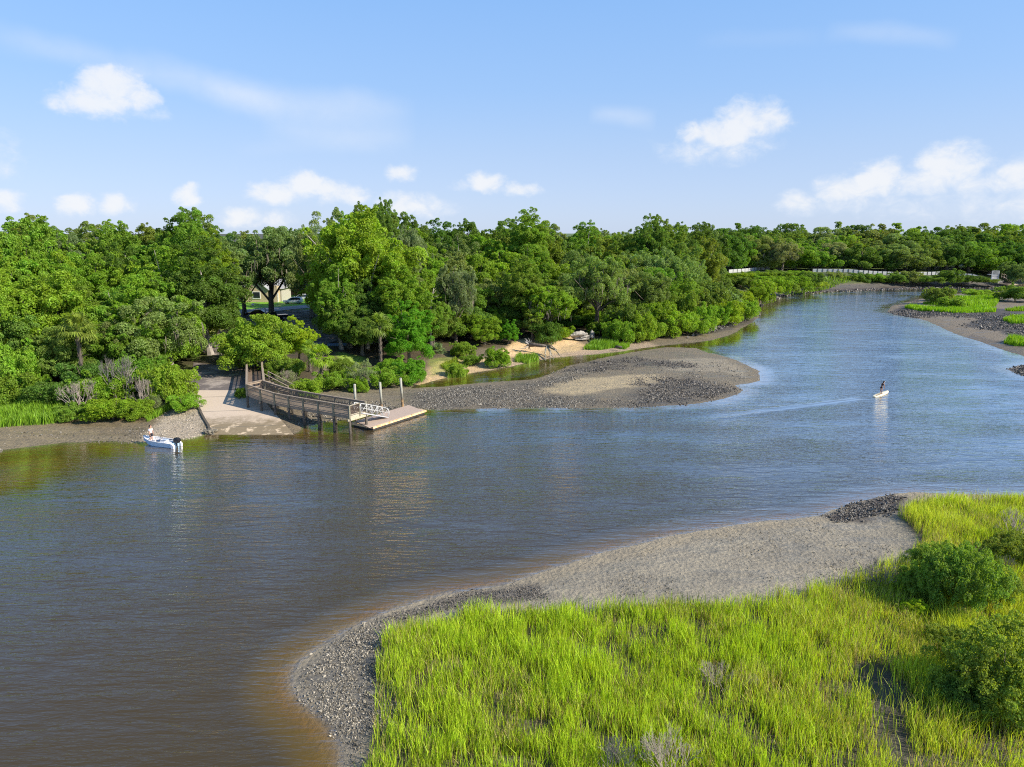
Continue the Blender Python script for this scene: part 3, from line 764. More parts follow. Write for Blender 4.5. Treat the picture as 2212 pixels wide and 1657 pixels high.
row('forest lower row', R_(880, 1240, 62), lambda x: FRONT(x) + 14, lambda x: SKY(x) + 118, 96, ['bright', 'mid', 'dark', 'oak', 'bright'], .1, .04)
row('forest lower row', R_(1250, 1545, 56), lambda x: FRONT(x) + 14, lambda x: SKY(x) + 92 + max(0, x - 1450) * .25, 90, ['oak', 'oak', 'deep', 'mid'], .18, .04, kind='fine')
row('far bank skyline', R_(1560, 2290, 54), lambda x: 345, lambda x: min(SKY(x) + 2, 489), 84, ['dark', 'mid', 'oak', 'dark', 'deep'], .05, .04)
row('far bank upper row', R_(1540, 2290, 48), lambda x: 318, lambda x: SKY(x) + 16, 76, ['oak', 'mid', 'deep', 'olive', 'dark'], .15, .04)
row('far bank front row', R_(1500, 2290, 46), lambda x: 298, lambda x: SKY(x) + 38, 72, ['oak', 'dark', 'deep', 'oak', 'mid', 'bright'], .18, .04)
row('left back row', R_(-70, 520, 46), lambda x: 185, lambda x: min(SKY(x) + 10, 490), 95, ['oak', 'mid', 'dark', 'olive'], .1, .04)
row('forest back row', R_(730, 1560, 46), lambda x: FRONT(x) + 95, lambda x: min(SKY(x) + 7, 488), 80, ['oak', 'mid', 'dark', 'deep'], .1, .04)
row('left lower row', R_(-50, 300, 62), lambda x: 90, lambda x: SKY(x) + 195, 110, ['mid', 'dark', 'bright', 'deep'], 0, .02)
row('forest floor row', R_(745, 930, 44), lambda x: FRONT(x) + 12, lambda x: SKY(x) + 165, 85, ['mid', 'dark', 'bright', 'deep'], 0, .02)
row('forest floor row', R_(930, 1320, 48), lambda x: FRONT(x) + 7, lambda x: SKY(x) + 178, 72, ['mid', 'dark', 'bright', 'deep'], 0, .02)
flush()
# ---- trees that stand out one by one
tree(58, 121, 458, 190, 'mid', 'tall leafy green tree rising highest at the far left of the photo', foot=.2)
tree(75, 92, 578, 235, 'bright', 'broad bright green tree filling the left foreground above the shore', foot=.1)
tree(5, 88, 610, 150, 'bright', 'bright green tree cut by the left edge of the photo', foot=.1)
tree(205, 106, 552, 150, 'bright', 'light green round tree between the left giant and the fan palm', foot=.15)
tree(160, 127, 494, 120, 'grey', 'brownish moss laden oak on the left skyline', moss=True, foot=.2, kind='fine')
tree(418, 124, 452, 120, 'mid', 'tall tree with sprouting tips on the skyline above the boat ramp', foot=.25)
tree(468, 119, 505, 100, 'yellow', 'yellow green tree just left of the pale house', foot=.3)
tree(315, 104, 578, 150, 'bright', 'deep shaded bright green tree behind the grey oak above the skiff', foot=.15)
tree(345, 96, 627, 215, 'oak', 'grey green spreading oak at the left of the ramp top', kind='fine', moss=True, foot=.12)
tree(272, 92, 668, 125, 'oak', 'smaller dull oak behind the dead grey shrub', kind='fine', foot=.1)
tree(585, 154, 478, 175, 'oak', 'mossy oak with black shaded underside in front of the pale house', kind='fine', moss=True, foot=.22)
tree(524, 158, 520, 130, 'oak', 'low oak limb crown left of the pale house gable', kind='fine', moss=True, foot=.36)
tree(672, 156, 480, 135, 'grey', 'pale limbed mossy oak above the white car', kind='fine', moss=True, pale=True, foot=.22)
tree(690, 142, 488, 118, 'oak', 'dull oak filling the gap between the pale limbed oak and the tallest tree', kind='fine', foot=.2)
tree(785, 121, 439, 215, 'bright', 'tallest bright green tree, highest crown of the forest left of centre', pale=True, foot=.25)
tree(832, 150, 430, 62, 'dark', 'small dark treetop poking up behind the tallest bright green tree', foot=.3)
tree(862, 116, 560, 150, 'bright', 'bright green tree leaning right under the tallest crown', foot=.1)
tree(735, 114, 575, 110, 'mid', 'mid green tree at the right of the house gap', pale=True, foot=.12)
tree(893, 140, 470, 90, 'grey', 'grey tinged tree on the skyline right of the tallest crown', kind='fine', foot=.2)
tree(985, 126, 560, 90, 'grey', 'pale grey mossy oak inside the middle of the forest', kind='fine', moss=True, foot=.25)
tree(1145, 168, 456, 100, 'mid', 'treetop standing clear on the central skyline with a gap below', foot=.45)
tree(1130, 137, 560, 100, 'mid', 'green tree with bare pale stems above the driftwood', foot=.15)
tree(1185, 133, 610, 110, 'bright', 'tree with a bright right side and hanging moss above the yellow plant', moss=True, foot=.25)
tree(1290, 141, 545, 150, 'oak', 'large rounded grey green oak hung with moss above the boulder', kind='fine', moss=True, foot=.28)
tree(1410, 185, 466, 70, 'dark', 'dark tuft of a tree above the skyline in the right half of the forest', foot=.3)
tree(1400, 152, 580, 130, 'oak', 'rounded dull oak over the shore shrubs in the right half of the forest', kind='fine', foot=.1)
tree(1650, 300, 505, 105, 'oak', 'dome shaped oak behind the short white fence', kind='fine', moss=True, foot=.15)
tree(1690, 292, 515, 80, 'grey', 'drooping grey mossy oak right of the short white fence', kind='fine', moss=True, foot=.15)
tree(1935, 296, 523, 105, 'oak', 'broad dome oak behind the middle of the long white fence', kind='fine', foot=.1)
tree(1795, 300, 520, 80, 'grey', 'moss draped oak behind the left part of the long white fence', kind='fine', moss=True, foot=.1)
tree(556, 97, 688, 178, 'bright', 'flat topped bright green tree beside the upper boardwalk', kind='wide', foot=.03)
tree(508, 104, 706, 70, 'mid', 'small green tree at the left of the flat topped tree by the ramp', kind='wide', foot=.15)
tree(642, 102, 686, 78, 'lime', 'lime green feathery tree behind the palms beside the boardwalk', foot=.12)
tree(880, 108, 652, 112, 'cedar', 'vivid green cedar on the bank behind the tallest dock piling', kind='tall', foot=.03)
tree(930, 119, 640, 95, 'mid', 'green tree beside a bare pale stem right of the cedar', foot=.15)
tree(1045, 126, 676, 78, 'bright', 'round bright green small tree at the back of the sand', foot=.05)
tree(1098, 128, 690, 50, 'cedar', 'spiky upright bright shrub tree left of the driftwood root', kind='tall', foot=.02)
tree(780, 112, 660, 110, 'dark', 'dark shaded tree behind the palm right of the boardwalk', foot=.1)
tree(445, 118, 640, 100, 'mid', 'green tree at the bend of the ramp road', foot=.2)
palm(178, 85, 715, 100, 'olive', 'yellowish fan palm among the left trees')
palm(694, 92, 772, 72, 'yellow', 'bright fan palm right of the upper boardwalk')
palm(668, 99, 752, 46, 'mid', 'smaller fan palm behind the bright one by the boardwalk')
palm(822, 103, 705, 74, 'deep', 'dark green cabbage palm left of the cedar')
palm(1150, 131, 690, 60, 'olive', 'palm with hanging brown roots above the driftwood')
palm(945, 118, 760, 50, 'grey', 'low grey palmetto under the bare pale stem')
# ---- shrubs of the north shore
S = 'shrubs along the left shore'
for a in ((222, 872, 795, 110, 'bright', 'upper left bright green shrub of the left shore thicket'), (372, 872, 778, 105, 'bright', 'tall bright green shrub beside the left edge of the ramp'),
          (245, 905, 852, 105, 'yellow', 'low yellow green shrub at the waterline left of the skiff'), (165, 903, 868, 90, 'mid', 'low shaded green shrub right of the left grass patch'),
          (298, 902, 858, 80, 'bright', 'low bright shrub directly behind the skiff'), (395, 890, 845, 70, 'bright', 'small bright shrub by the top of the concrete ramp edge'),
          (120, 880, 815, 110, 'dark', 'dark shrub behind the left grass patch'), (30, 868, 790, 120, 'mid', 'green shrub behind the grass at the left edge'), (60, 850, 735, 120, 'bright', 'bright bush under the giant left tree'),
          (300, 850, 760, 100, 'mid', 'green bush behind the dead grey shrubs'), (180, 850, 770, 110, 'dark', 'dark bush under the yellowish fan palm')):
    bush(*a, group=S)
bush(338, 888, 850, 44, 'grey', 'small grey leaved shrub by the shingle', 'sparse', S)
bush(262, 872, 764, 92, None, 'large grey dead shrub in the left thicket', 'twig'); bush(176, 890, 818, 92, None, 'brown dead shrub at the left of the thicket', 'twig')
bush(316, 884, 812, 56, None, 'bare grey shrub between two bright shrubs left of the ramp', 'twig')
S = 'shrubs beside the boardwalk'
for a in ((664, 856, 815, 66, 'bright', 'bright shrub in front of the boardwalk middle'), (715, 842, 795, 80, 'bright', 'green shrub behind the boardwalk end'), (828, 838, 785, 80, 'bright', 'bright shrub behind the middle piling'),
          (885, 828, 770, 85, 'cedar', 'vivid low shrub at the foot of the cedar'), (776, 846, 812, 50, 'yellow', 'yellow green shrub right of the first piling'), (630, 820, 765, 70, 'mid', 'green shrub under the palms'),
          (595, 815, 775, 60, 'mid', 'shaded shrub beside the upper boardwalk railing'), (740, 815, 770, 70, 'mid', 'green shrub left of the grey shrub on the bank'), (850, 812, 765, 60, 'bright', 'green shrub in front of the cabbage palm')):
    bush(*a, group=S)
bush(618, 842, 800, 60, 'grey', 'grey twiggy shrub beside the boardwalk side stair', 'sparse', S); bush(785, 838, 778, 80, 'grey', 'grey leaved shrub behind the first piling', 'sparse', S)
bush(622, 838, 796, 45, None, 'bare twigs by the boardwalk side stair', 'twig'); bush(520, 860, 835, 30, 'mid', 'small shrub under the boardwalk bend', group=S)
S = 'shrubs on the sand shore'
for a in ((1074, 792, 748, 62, 'bright', 'round green bush on the sand left of the driftwood'), (1022, 786, 762, 50, 'mid', 'low green bush at the left of the round bush'), (985, 812, 780, 46, 'marsh', 'pale green bush by the olive water'),
          (1000, 770, 735, 60, 'mid', 'green bush at the back of the sand left side'), (1213, 735, 700, 56, 'yellow', 'yellow green plant left of the pale boulder'), (1180, 742, 690, 70, 'dark', 'dark vine bush above the driftwood'),
          (1295, 725, 690, 60, 'mid', 'green bush behind the boulder')):
    bush(*a, group=S)
S = 'shrubs along the forest shore'
i = 0
words = ['first', 'second', 'third', 'fourth', 'fifth', 'sixth', 'seventh', 'eighth', 'ninth', 'tenth', 'eleventh', 'twelfth', 'thirteenth', 'fourteenth', 'fifteenth', 'sixteenth']
line = interp((1330, 746), (1400, 738), (1450, 728), (1500, 722), (1560, 705), (1600, 694), (1635, 676), (1640, 662))
for px in list(R_(1335, 1618, 24)):
    bush(px + vr.uniform(-9, 9), line(px) - vr.uniform(0, 7), line(px) - vr.uniform(32, 74), vr.uniform(50, 92), vr.choice(['bright', 'mid', 'yellow', 'bright', 'marsh', 'deep']),
         f'{words[i]} shrub counted from the boulder along the waterline of the forest', group=S); i += 1
i = 0
for px in list(R_(1350, 1606, 30)):
    bush(px + vr.uniform(-9, 9), line(px) - vr.uniform(12, 20), line(px) - vr.uniform(66, 108), vr.uniform(58, 98), vr.choice(['mid', 'oak', 'bright', 'deep', 'yellow']),
         f'{words[i]} shrub counted from the boulder in the second row of the forest shore', group='second row shrubs of the forest shore'); i += 1
bush(400, 776, 735, 80, 'dark', 'dark bush under the grey oak by the ramp road', group='bushes under the grey oak'); bush(330, 790, 735, 95, 'mid', 'green bush under the left part of the grey oak', group='bushes under the grey oak')
bush(438, 752, 722, 44, 'yellow', 'yellow green bush at the left kerb of the ramp road', group='bushes under the grey oak')
bush(1490, 716, 682, 50, None, 'bare grey shrub among the green forest shore shrubs', 'twig')
# ---- the far bank: bushes on the bluff
i = 0
for px, b_, t_, w_, c_ in ((1640, 655, 612, 60, 'yellow'), (1650, 640, 600, 60, 'bright'), (1672, 636, 596, 66, 'yellow'), (1690, 622, 592, 56, 'bright'), (1700, 632, 604, 56, 'deep'), (1722, 620, 592, 50, 'yellow'),
                           (1738, 626, 604, 46, 'mid'), (1752, 616, 584, 44, 'dark'), (1762, 622, 604, 40, 'marsh')):
    bush(px, b_, t_, w_, c_, f'{words[i]} bush from the left on the bluff below the short white fence', group='bushes below the short fence', zg=[.6, 1.5, 1.5, 3, 1.5, 3, 1.5, 3, 1.2][i]); i += 1
i = 0
for px, t_, w_, c_ in ((1782, 596, 46, 'deep'), (1806, 584, 40, 'oak'), (1832, 590, 50, 'olive'), (1858, 586, 46, 'dark'), (1885, 588, 50, 'mid'), (1912, 590, 50, 'dark'), (1938, 586, 44, 'deep'), (1962, 580, 46, 'oak'),
                       (1990, 590, 46, 'dark'), (2018, 592, 46, 'deep'), (2050, 576, 50, 'dark'), (2076, 594, 44, 'dark'), (2100, 590, 60, 'dark'), (2130, 598, 40, 'deep')):
    bush(px, 611, t_ + 2, w_ * 1.1, c_, f'{words[i]} bush from the left on the bluff below the long white fence', group='bushes below the long fence', zg=1.7); i += 1
bush(1850, 617, 593, 30, 'lime', 'lime green bush on the far shore below the long fence', zg=.7); bush(1790, 618, 604, 34, 'marsh', 'pale low bush at the left of the far rock ledge', zg=.7)
tree(2195, 282, 560, 70, 'oak', 'dull tree above the far beach at the right edge', kind='fine', foot=.05)
i = 0
for px, b_, t_, w_, c_ in ((1560, 612, 584, 52, 'mid'), (1585, 602, 588, 44, 'bright'), (1608, 606, 586, 50, 'yellow'), (1630, 600, 585, 44, 'mid'), (1652, 602, 584, 48, 'bright'), (1675, 596, 582, 44, 'deep'),
                           (1600, 620, 594, 56, 'deep'), (1640, 618, 592, 56, 'bright'), (1700, 600, 584, 46, 'mid'), (1722, 596, 582, 42, 'bright'), (1742, 600, 584, 42, 'mid')):
    bush(px, b_, t_, w_, c_, f'{words[i]} bush of the rough slope just in front of the short white fence', group='bushes before the short fence', zg=4.6 if b_ < 608 else 3.0); i += 1
# ---- island shrubs
for a in ((2030, 656, 616, 62, 'deep', 'tallest dark green shrub on the island'), (2052, 668, 640, 60, 'mid', 'spreading shrub in the middle of the island grass'), (2105, 640, 622, 56, 'marsh', 'pale shrub at the back of the island'),
          (2192, 652, 612, 76, 'deep', 'rounded dark shrub at the right end of the island'), (2010, 648, 634, 36, 'grey', 'small grey shrub near the island tip'), (2145, 640, 628, 40, 'marsh', 'low shrub left of the rounded island shrub')):
    bush(*a, group='island shrubs', zg=.5)
bush(1975, 660, 640, 22, None, 'tiny bare shrub at the island tip', 'twig', zg=.5)
# ---- shrubs in the foreground marsh
S = 'shrubs in the foreground marsh'
for a in ((2060, 1318, 1165, 190, 'scrub', 'large shiny green shrub right of the mud cove'), (2195, 1218, 1140, 130, 'scrub', 'dark green shrub at the right edge above the cove shrub'), (2165, 1535, 1350, 250, 'scrub', 'biggest shrub at the lower right of the photo'),
          (1990, 1296, 1222, 120, 'scrub', 'low shrub at the left foot of the shiny shrub'), (1972, 1335, 1290, 66, 'lime', 'small lime shrub below the grey twigs'), (2075, 1420, 1352, 130, 'scrub', 'low green shrub above the biggest shrub'), (2060, 1530, 1440, 150, 'deep', 'ragged shrub at the left foot of the biggest shrub'), (2130, 1300, 1225, 120, 'scrub', 'spreading shrub at the right foot of the shiny shrub'), (2010, 1240, 1175, 90, 'scrub', 'small shrub at the edge of the mud cove')):
    bush(*a, kind='marsh', group=S, zg=.45)
for a in ((1545, 1488, 1422, 90, 'bare grey twigs in the middle of the marsh grass'), (1898, 1272, 1200, 110, 'bare twigs left of the shiny marsh shrub'), (2192, 1165, 1095, 90, 'bare grey twigs at the right edge of the marsh'),
          (1440, 1690, 1575, 150, 'bare twigs at the bottom edge of the marsh'), (1330, 1690, 1590, 120, 'grey twigs low in the marsh left of the others'), (1625, 1500, 1450, 40, 'tiny bare twigs right of the middle twigs'),
          (2175, 1240, 1195, 50, 'bare twigs below the dark right edge shrub')):
    bush(a[0], a[1], a[2], a[3], None, a[4], 'twig', 'bare twigs in the marsh', zg=.45)

# ------------------------------------------------------------ grass and shells: what nobody could count
def blades(name, label, pts, L, Wd, tint, seed, lean=.17, bend=.25):
    rng = np.random.default_rng(seed); n = len(pts)
    L = L * rng.uniform(.6, 1.25, n) * (.42 + 1.15 * fbm(pts[:, 0], pts[:, 1], 2.6, seed))
    a = rng.uniform(0, 2 * math.pi, n); X = np.stack([np.cos(a), np.sin(a), 0 * a], 1)
    cl = np.stack([fbm(pts[:, 0], pts[:, 1], .9, seed + 3) - .5, fbm(pts[:, 0], pts[:, 1], .9, seed + 5) - .5], 1) * 1.5
    d = np.concatenate([cl * lean + rng.normal(size=(n, 2)) * lean * .55, np.ones((n, 1))], 1); d /= np.linalg.norm(d, axis=1)[:, None]
    bd = np.concatenate([rng.normal(size=(n, 2)) * bend + cl * bend, -np.abs(rng.normal(size=(n, 1))) * bend * .4], 1)
    w = (Wd * rng.uniform(.7, 1.3, n))[:, None]; Lc = L[:, None]
    p1 = pts + d * Lc * .55; p2 = pts + d * Lc + bd * Lc * .45
    V = np.stack([pts - X * w * .5, pts + X * w * .5, p1 + X * w * .5, p1 - X * w * .5, p2], 1).reshape(-1, 3)
    k = np.arange(n)[:, None] * 5
    F = np.concatenate([k + [[0, 1, 2, 3]], k + [[3, 2, 4]]], 1).ravel()
    o = link_mesh(name, np_mesh(name, V, F, np.tile([4, 3], n), M['grass'])); o.color = (*tint, 1)
    return tag(o, label, 'grass', kind='stuff')
def scatter(poly, density, seed, z=None, mask=None, feather=0.0):
    rng = np.random.default_rng(seed)
    lo, hi = poly.min(0) - feather, poly.max(0) + feather; n = int((hi - lo).prod() * density)
    p = rng.uniform(lo, hi, (n, 2)); sd = sdist(poly, p[:, 0], p[:, 1])
    keep = sd > 0 if not feather else rng.random(len(p)) < sstep(-feather, feather, sd + (fbm(p[:, 0], p[:, 1], feather * 2.5, seed) - .5) * feather * 3) ** 1.5
    p = p[keep]; p = p[height(p[:, 0], p[:, 1]) > -.04] if feather else p
    if mask is not None: p = p[rng.random(len(p)) < mask(p[:, 0], p[:, 1])]
    return np.column_stack([p, height(p[:, 0], p[:, 1]) if z is None else np.full(len(p), z)])
MP = P2(MARSH, .4); MP = MP[MP[:, 1] > -100]
MARSH_V = P2([(700, 1790)] + MARSH[1:-3] + [(2420, 1070), (2420, 1790)], .4)
GULLY = P2([(1850, 1440), (1900, 1445), (1940, 1500), (1960, 1600), (1990, 1680), (1930, 1690), (1900, 1560), (1870, 1490)], .3)
def marsh_mask(X, Y):
    g = sstep(.34, .60, fbm(X, Y, 1.1, 61)) * .88 + .12
    g = g * sstep(-.2, .9, -sdist(GULLY, X, Y) + (fbm(X, Y, 1, 8) - .5)) + .04
    return g * (.35 + .65 * sstep(0, 1.0, sdist(MP, X, Y) + (fbm(X, Y, .8, 19) - .5) * 1.2))
mp = scatter(MARSH_V, 190, 1, None, marsh_mask)
warm = sstep(.35, .75, fbm(mp[:, 0], mp[:, 1], 7, 41) * .6 + sstep(6, 20, mp[:, 0]) * .35)
rs = np.random.default_rng(5); sel = rs.random(len(mp)) < warm
od = rs.random(len(mp)) < .18
blades('marsh_grass', 'darker olive cordgrass stems between the bright ones on the near bank', mp[od], .92, .026, (.15, .22, .03), 6, .24)
mp, sel = mp[~od], sel[~od]
blades('marsh_grass', 'tall green cordgrass covering the near bank in the foreground', mp[~sel], 1.0, .024, (.45, .60, .035), 2)
blades('marsh_grass', 'yellower cordgrass mixed through the right of the near bank', mp[sel], 1.0, .024, (.53, .62, .055), 3, .24)
dp = scatter(MARSH_V, 95, 9, None, marsh_mask)
blades('dry_grass', 'dry straw coloured stems among the near cordgrass', dp, .8, .018, (.46, .38, .16), 4, .4)
lp = scatter(P2([(-200, 905), (-200, 865), (60, 862), (130, 880), (150, 908), (100, 915), (0, 922), (-100, 930)], .6), 90, 12)
blades('marsh_grass', 'bright cordgrass patch on the left shore', lp, 1.1, .06, (.22, .38, .03), 13)
lp = scatter(P2([(312, 898), (372, 878), (372, 886), (318, 906)], .7), 90, 14)
blades('marsh_grass', 'short strip of grass behind the skiff at the shingle', lp, .7, .05, (.22, .38, .03), 15)
def clump(pts, z, dens, L, tint, label, seed, Wd=.07):
    blades('marsh_grass', label, scatter(P2(pts, z), dens, seed), L, Wd, tint, seed)
clump([(1260, 750), (1275, 742), (1330, 738), (1338, 744), (1300, 750)], .7, 70, 1.0, (.20, .36, .03), 'grass clump on the shore in front of the pale boulder', 21)
clump([(1110, 776), (1120, 768), (1158, 766), (1165, 772), (1140, 778)], .6, 70, .9, (.20, .34, .03), 'grass clump under the driftwood on the shore', 22)
clump([(1330, 746), (1345, 740), (1362, 742), (1350, 748)], .7, 70, .9, (.20, .36, .02), 'small grass clump right of the boulder clump', 23)
clump([(965, 810), (985, 800), (1015, 796), (1000, 808)], .5, 70, .7, (.20, .32, .03), 'grass clump beside the olive inlet water', 24)
clump([(950, 780), (985, 768), (992, 776), (965, 788)], 1.2, 70, .6, (.26, .34, .03), 'yellow grass on the little sand bluff', 25)
clump([(1952, 664), (1985, 664), (2040, 672), (2120, 668), (2152, 672), (2150, 676), (2060, 678), (1985, 672)], .4, 26, 1.1, (.26, .46, .02), 'bright grass fringe along the island front', 26, .14)
clump([(1990, 656), (2060, 644), (2130, 642), (2160, 648), (2150, 664), (2060, 662)], .5, 12, 1.0, (.24, .42, .02), 'bright grass on the middle of the island', 27, .16)
clump([(2165, 694), (2185, 688), (2290, 690), (2290, 702), (2185, 702)], .4, 40, 1.1, (.24, .42, .02), 'bright grass tuft at the right edge below the island', 28, .12)
clump([(2166, 739), (2185, 734), (2290, 738), (2290, 752), (2195, 746)], .4, 50, 1.1, (.24, .42, .02), 'bright grass tuft at the right edge nearest the river', 29, .10)
clump([(2170, 672), (2212, 668), (2290, 668), (2290, 674), (2180, 674)], .4, 30, .8, (.24, .40, .02), 'small grass tuft right of the island front', 30, .12)
clump([(1705, 634), (1760, 620), (1800, 617), (1850, 617), (1800, 622), (1730, 630)], .7, 5, .9, (.18, .30, .03), 'grass strip along the foot of the far ledge', 31, .25)

def shards(name, label, pts, size, mat, seed, flat=.5):
    rng = np.random.default_rng(seed); n = len(pts)
    s = (size * np.exp(rng.normal(size=n) * .30))[:, None]
    U = unit_dirs(rng, n); A = np.cross(U, unit_dirs(rng, n)); A /= np.linalg.norm(A, axis=1)[:, None]; B = np.cross(U, A)
    c = pts + np.array([0, 0, .25]) * s
    V = np.stack([c + A * s, c + B * s * .55, c - A * s * .8, c - B * s * .55, c + U * s * flat, c - U * s * flat * .5], 1).reshape(-1, 3)
    k = np.arange(n)[:, None] * 6
    F = np.concatenate([k + [[a, (a + 1) % 4, 4]] for a in range(4)] + [k + [[(a + 1) % 4, a, 5]] for a in range(4)], 1).ravel()
    o = link_mesh(name, np_mesh(name, V, F, np.full(n * 8, 3), mat))
    return tag(o, label, 'oyster shells', kind='stuff')
def shell_mat(name, c1, c2):
    m, t = new_mat(name)
    r = t.n('ShaderNodeNewGeometry').outputs['Random Per Island']
    p = t.n('ShaderNodeBsdfPrincipled', inp={'Base Color': t.mix(t.math('POWER', r, 1.6), c1, c2), 'Roughness': .6})
    finish(t, p.outputs[0]); return m
pale_shell = shell_mat('grey_oyster_shell', (.08, .07, .05), (.44, .39, .30)); dark_shell = shell_mat('dark_oyster_shell', (.045, .04, .033), (.22, .195, .16))
mid_shell = shell_mat('brown_oyster_shell', (.06, .055, .045), (.34, .31, .25)); mud_clod = shell_mat('mud_clod', (.15, .125, .085), (.30, .26, .18))
def nmask(th, sc, sd): return lambda X, Y: sstep(th - .12, th + .12, fbm(X, Y, sc, sd))
shards('oyster_bed', 'grey oyster shells heaped on the near point', scatter(P2(REEF[0][0], .15), 190, 51, None, nmask(.33, .8, 6), .8), .06, pale_shell, 51)
shards('oyster_bed', 'grey oyster shells along the near marsh edge', scatter(P2(REEF[1][0], .15), 150, 52, None, nmask(.35, .8, 7), .5), .055, dark_shell, 52)
shards('oyster_bed', 'dark oyster reef at the end of the mud cove', scatter(P2(REEF[2][0], .15), 60, 53, None, nmask(.3, .9, 8), .6), .11, dark_shell, 53, .7)
for i, (o_, a_) in enumerate(OYS):
    shards('oyster_bed', ('grey oyster bed behind the floating dock', 'dark oyster patch in the middle of the mudflat', 'dark oyster reef at the right of the mudflat')[i],
           scatter(P2(o_, .3), (40, 20, 34)[i], 60 + i, None, nmask((.36, .48, .42)[i], 2.2, 60 + i), 2.2), (.09, .12, .12)[i], mid_shell if i == 0 else dark_shell, 60 + i, .6)
shards('mud_clods', 'small wet mud clods over the near grey mud bank', scatter(P2([(1180, 1250), (1330, 1192), (1560, 1142), (1760, 1122), (1900, 1130), (1960, 1170), (1900, 1230), (1700, 1270), (1400, 1285), (1200, 1295)], .3), 26, 70, None, nmask(.56, 2.2, 71)), .05, mud_clod, 70, .4)
shards('mud_clods', 'dark clods and shell bits on the mud below the left thicket', scatter(P2([(-100, 940), (-100, 975), (100, 960), (300, 950), (330, 915), (250, 925), (60, 930)], .3), 7, 83, None, nmask(.5, 3, 84), 1.5), .10, mid_shell, 83, .5)
shards('mud_clods', 'scattered shell and clods over the right part of the mudflat', scatter(P2([(1250, 850), (1400, 800), (1560, 775), (1635, 815), (1560, 850), (1400, 865)], .3), 5, 85, None, nmask(.45, 3, 86), 1.5), .10, mid_shell, 85, .5)
shards('oyster_bed', 'brown oyster rubble on the mud under the boardwalk', scatter(P2([(640, 918), (660, 880), (720, 868), (830, 862), (860, 878), (790, 888), (740, 902)], .3), 26, 73, None, nmask(.45, 2, 74)), .12, mid_shell, 73, .6)
shards('shell_shingle', 'pale shell shingle beside the ramp', scatter(P2([(300, 945), (345, 905), (400, 872), (425, 885), (450, 920), (430, 940)], .6), 22, 72, feather=1.5), .075, shell_mat('pale_shell', (.20, .17, .12), (.52, .45, .35)), 72, .5)
shards('oyster_bed', 'dark mussel bank along the island front', scatter(P2([(1916, 676), (1955, 668), (2212, 684), (2290, 700), (2120, 694), (2030, 686), (1960, 686)], .2), 9, 74, None, nmask(.4, 3, 75), 1.5), .2, dark_shell, 74, .6)
shards('oyster_bed', 'dark mussel patch on the right hand mud', scatter(P2([(2080, 705), (2120, 692), (2290, 692), (2290, 740), (2150, 715)], .3), 9, 76, None, nmask(.4, 3, 77), 2.5), .2, dark_shell, 76, .6)
shards('oyster_bed', 'dark shell islet at the right edge', scatter(ISLET, 12, 78, feather=1.0), .22, dark_shell, 78, .6)
shards('oyster_bed', 'dark shell bank along the foot of the forest point', scatter(P2([(1480, 732), (1560, 712), (1620, 688), (1642, 680), (1630, 668), (1600, 690), (1540, 708)], .3), 4, 79, None, nmask(.35, 3, 80)), .3, dark_shell, 79, .6)
shards('oyster_bed', 'dark shell bank along the far shore', scatter(P2([(1640, 664), (1660, 648), (1720, 635), (1850, 628), (2000, 623), (2160, 621), (2160, 618.5), (2000, 620), (1850, 625), (1720, 631), (1650, 645)], .3), 1.6, 81), .45, dark_shell, 81, .6)
# ------------------------------------------------------------ ramp, road and pavement
def drape(name, label, left, right, mat, lift=.035, n=24, m=8, zf=None):
    """a paved sheet between two edge lines (plan points), laid on the ground"""
    def resample(pts, k):
        p = np.array(pts, float); s = np.concatenate([[0], np.cumsum(np.linalg.norm(np.diff(p, axis=0), axis=1))])
        t = np.linspace(0, s[-1], k); return np.stack([np.interp(t, s, p[:, 0]), np.interp(t, s, p[:, 1])], 1)
    A, B = resample(left, n), resample(right, n)
    f = np.linspace(0, 1, m)[None, :, None]
    G = A[:, None] * (1 - f) + B[:, None] * f
    z = (height(G[..., 0], G[..., 1]) if zf is None else zf(G[..., 0], G[..., 1])) + lift
    V = np.concatenate([G, z[..., None]], -1).reshape(-1, 3)
    i = np.arange(n * m).reshape(n, m)
    q = np.stack([i[:-1, :-1], i[:-1, 1:], i[1:, 1:], i[1:, :-1]], -1).reshape(-1, 4)
    me = np_mesh(name, V, q, np.full(len(q), 4), mat, True)
    return tag(link_mesh(name, me), label, kind='structure')
def ramp_mat():
    m, t = new_mat('ramp_concrete')
    co = t.n('ShaderNodeTexCoord').outputs['Object']
    sp = t.n('ShaderNodeSeparateXYZ'); t.link(co, sp.inputs[0])
    a = t.noise(co, .9, 6, .65); b = t.noise(co, 7, 4, .6)
    wet = t.smooth(t.math('ADD', sp.outputs[2], t.math('MULTIPLY_ADD', a, .9, -.45)), .75, .25)
    c = t.mix(wet, (.50, .405, .305), (.22, .17, .10))
    silt = t.math('MULTIPLY', t.smooth(a, .52, .62), t.smooth(sp.outputs[2], .6, .2))
    c = t.mix(silt, c, (.56, .44, .29))
    hs = t.n('ShaderNodeHueSaturation', inp={'Color': c}); t.link(t.math('MULTIPLY_ADD', b, .5, .75), hs.inputs['Value'])
    seam = t.math('ABSOLUTE', t.math('SUBTRACT', t.math('FRACT', t.math('MULTIPLY', t.math('ADD', sp.outputs[1], t.math('MULTIPLY', sp.outputs[0], -.1)), .2)), .5))
    col = t.mix(t.smooth(seam, .012, .006), hs.outputs[0], (.12, .11, .09))
    bp = t.n('ShaderNodeBump', inp={'Strength': .3, 'Distance': .03, 'Height': b})
    p = t.n('ShaderNodeBsdfPrincipled', inp={'Base Color': col, 'Roughness': .8, 'Normal': bp.outputs[0]})
    finish(t, p.outputs[0]); return m
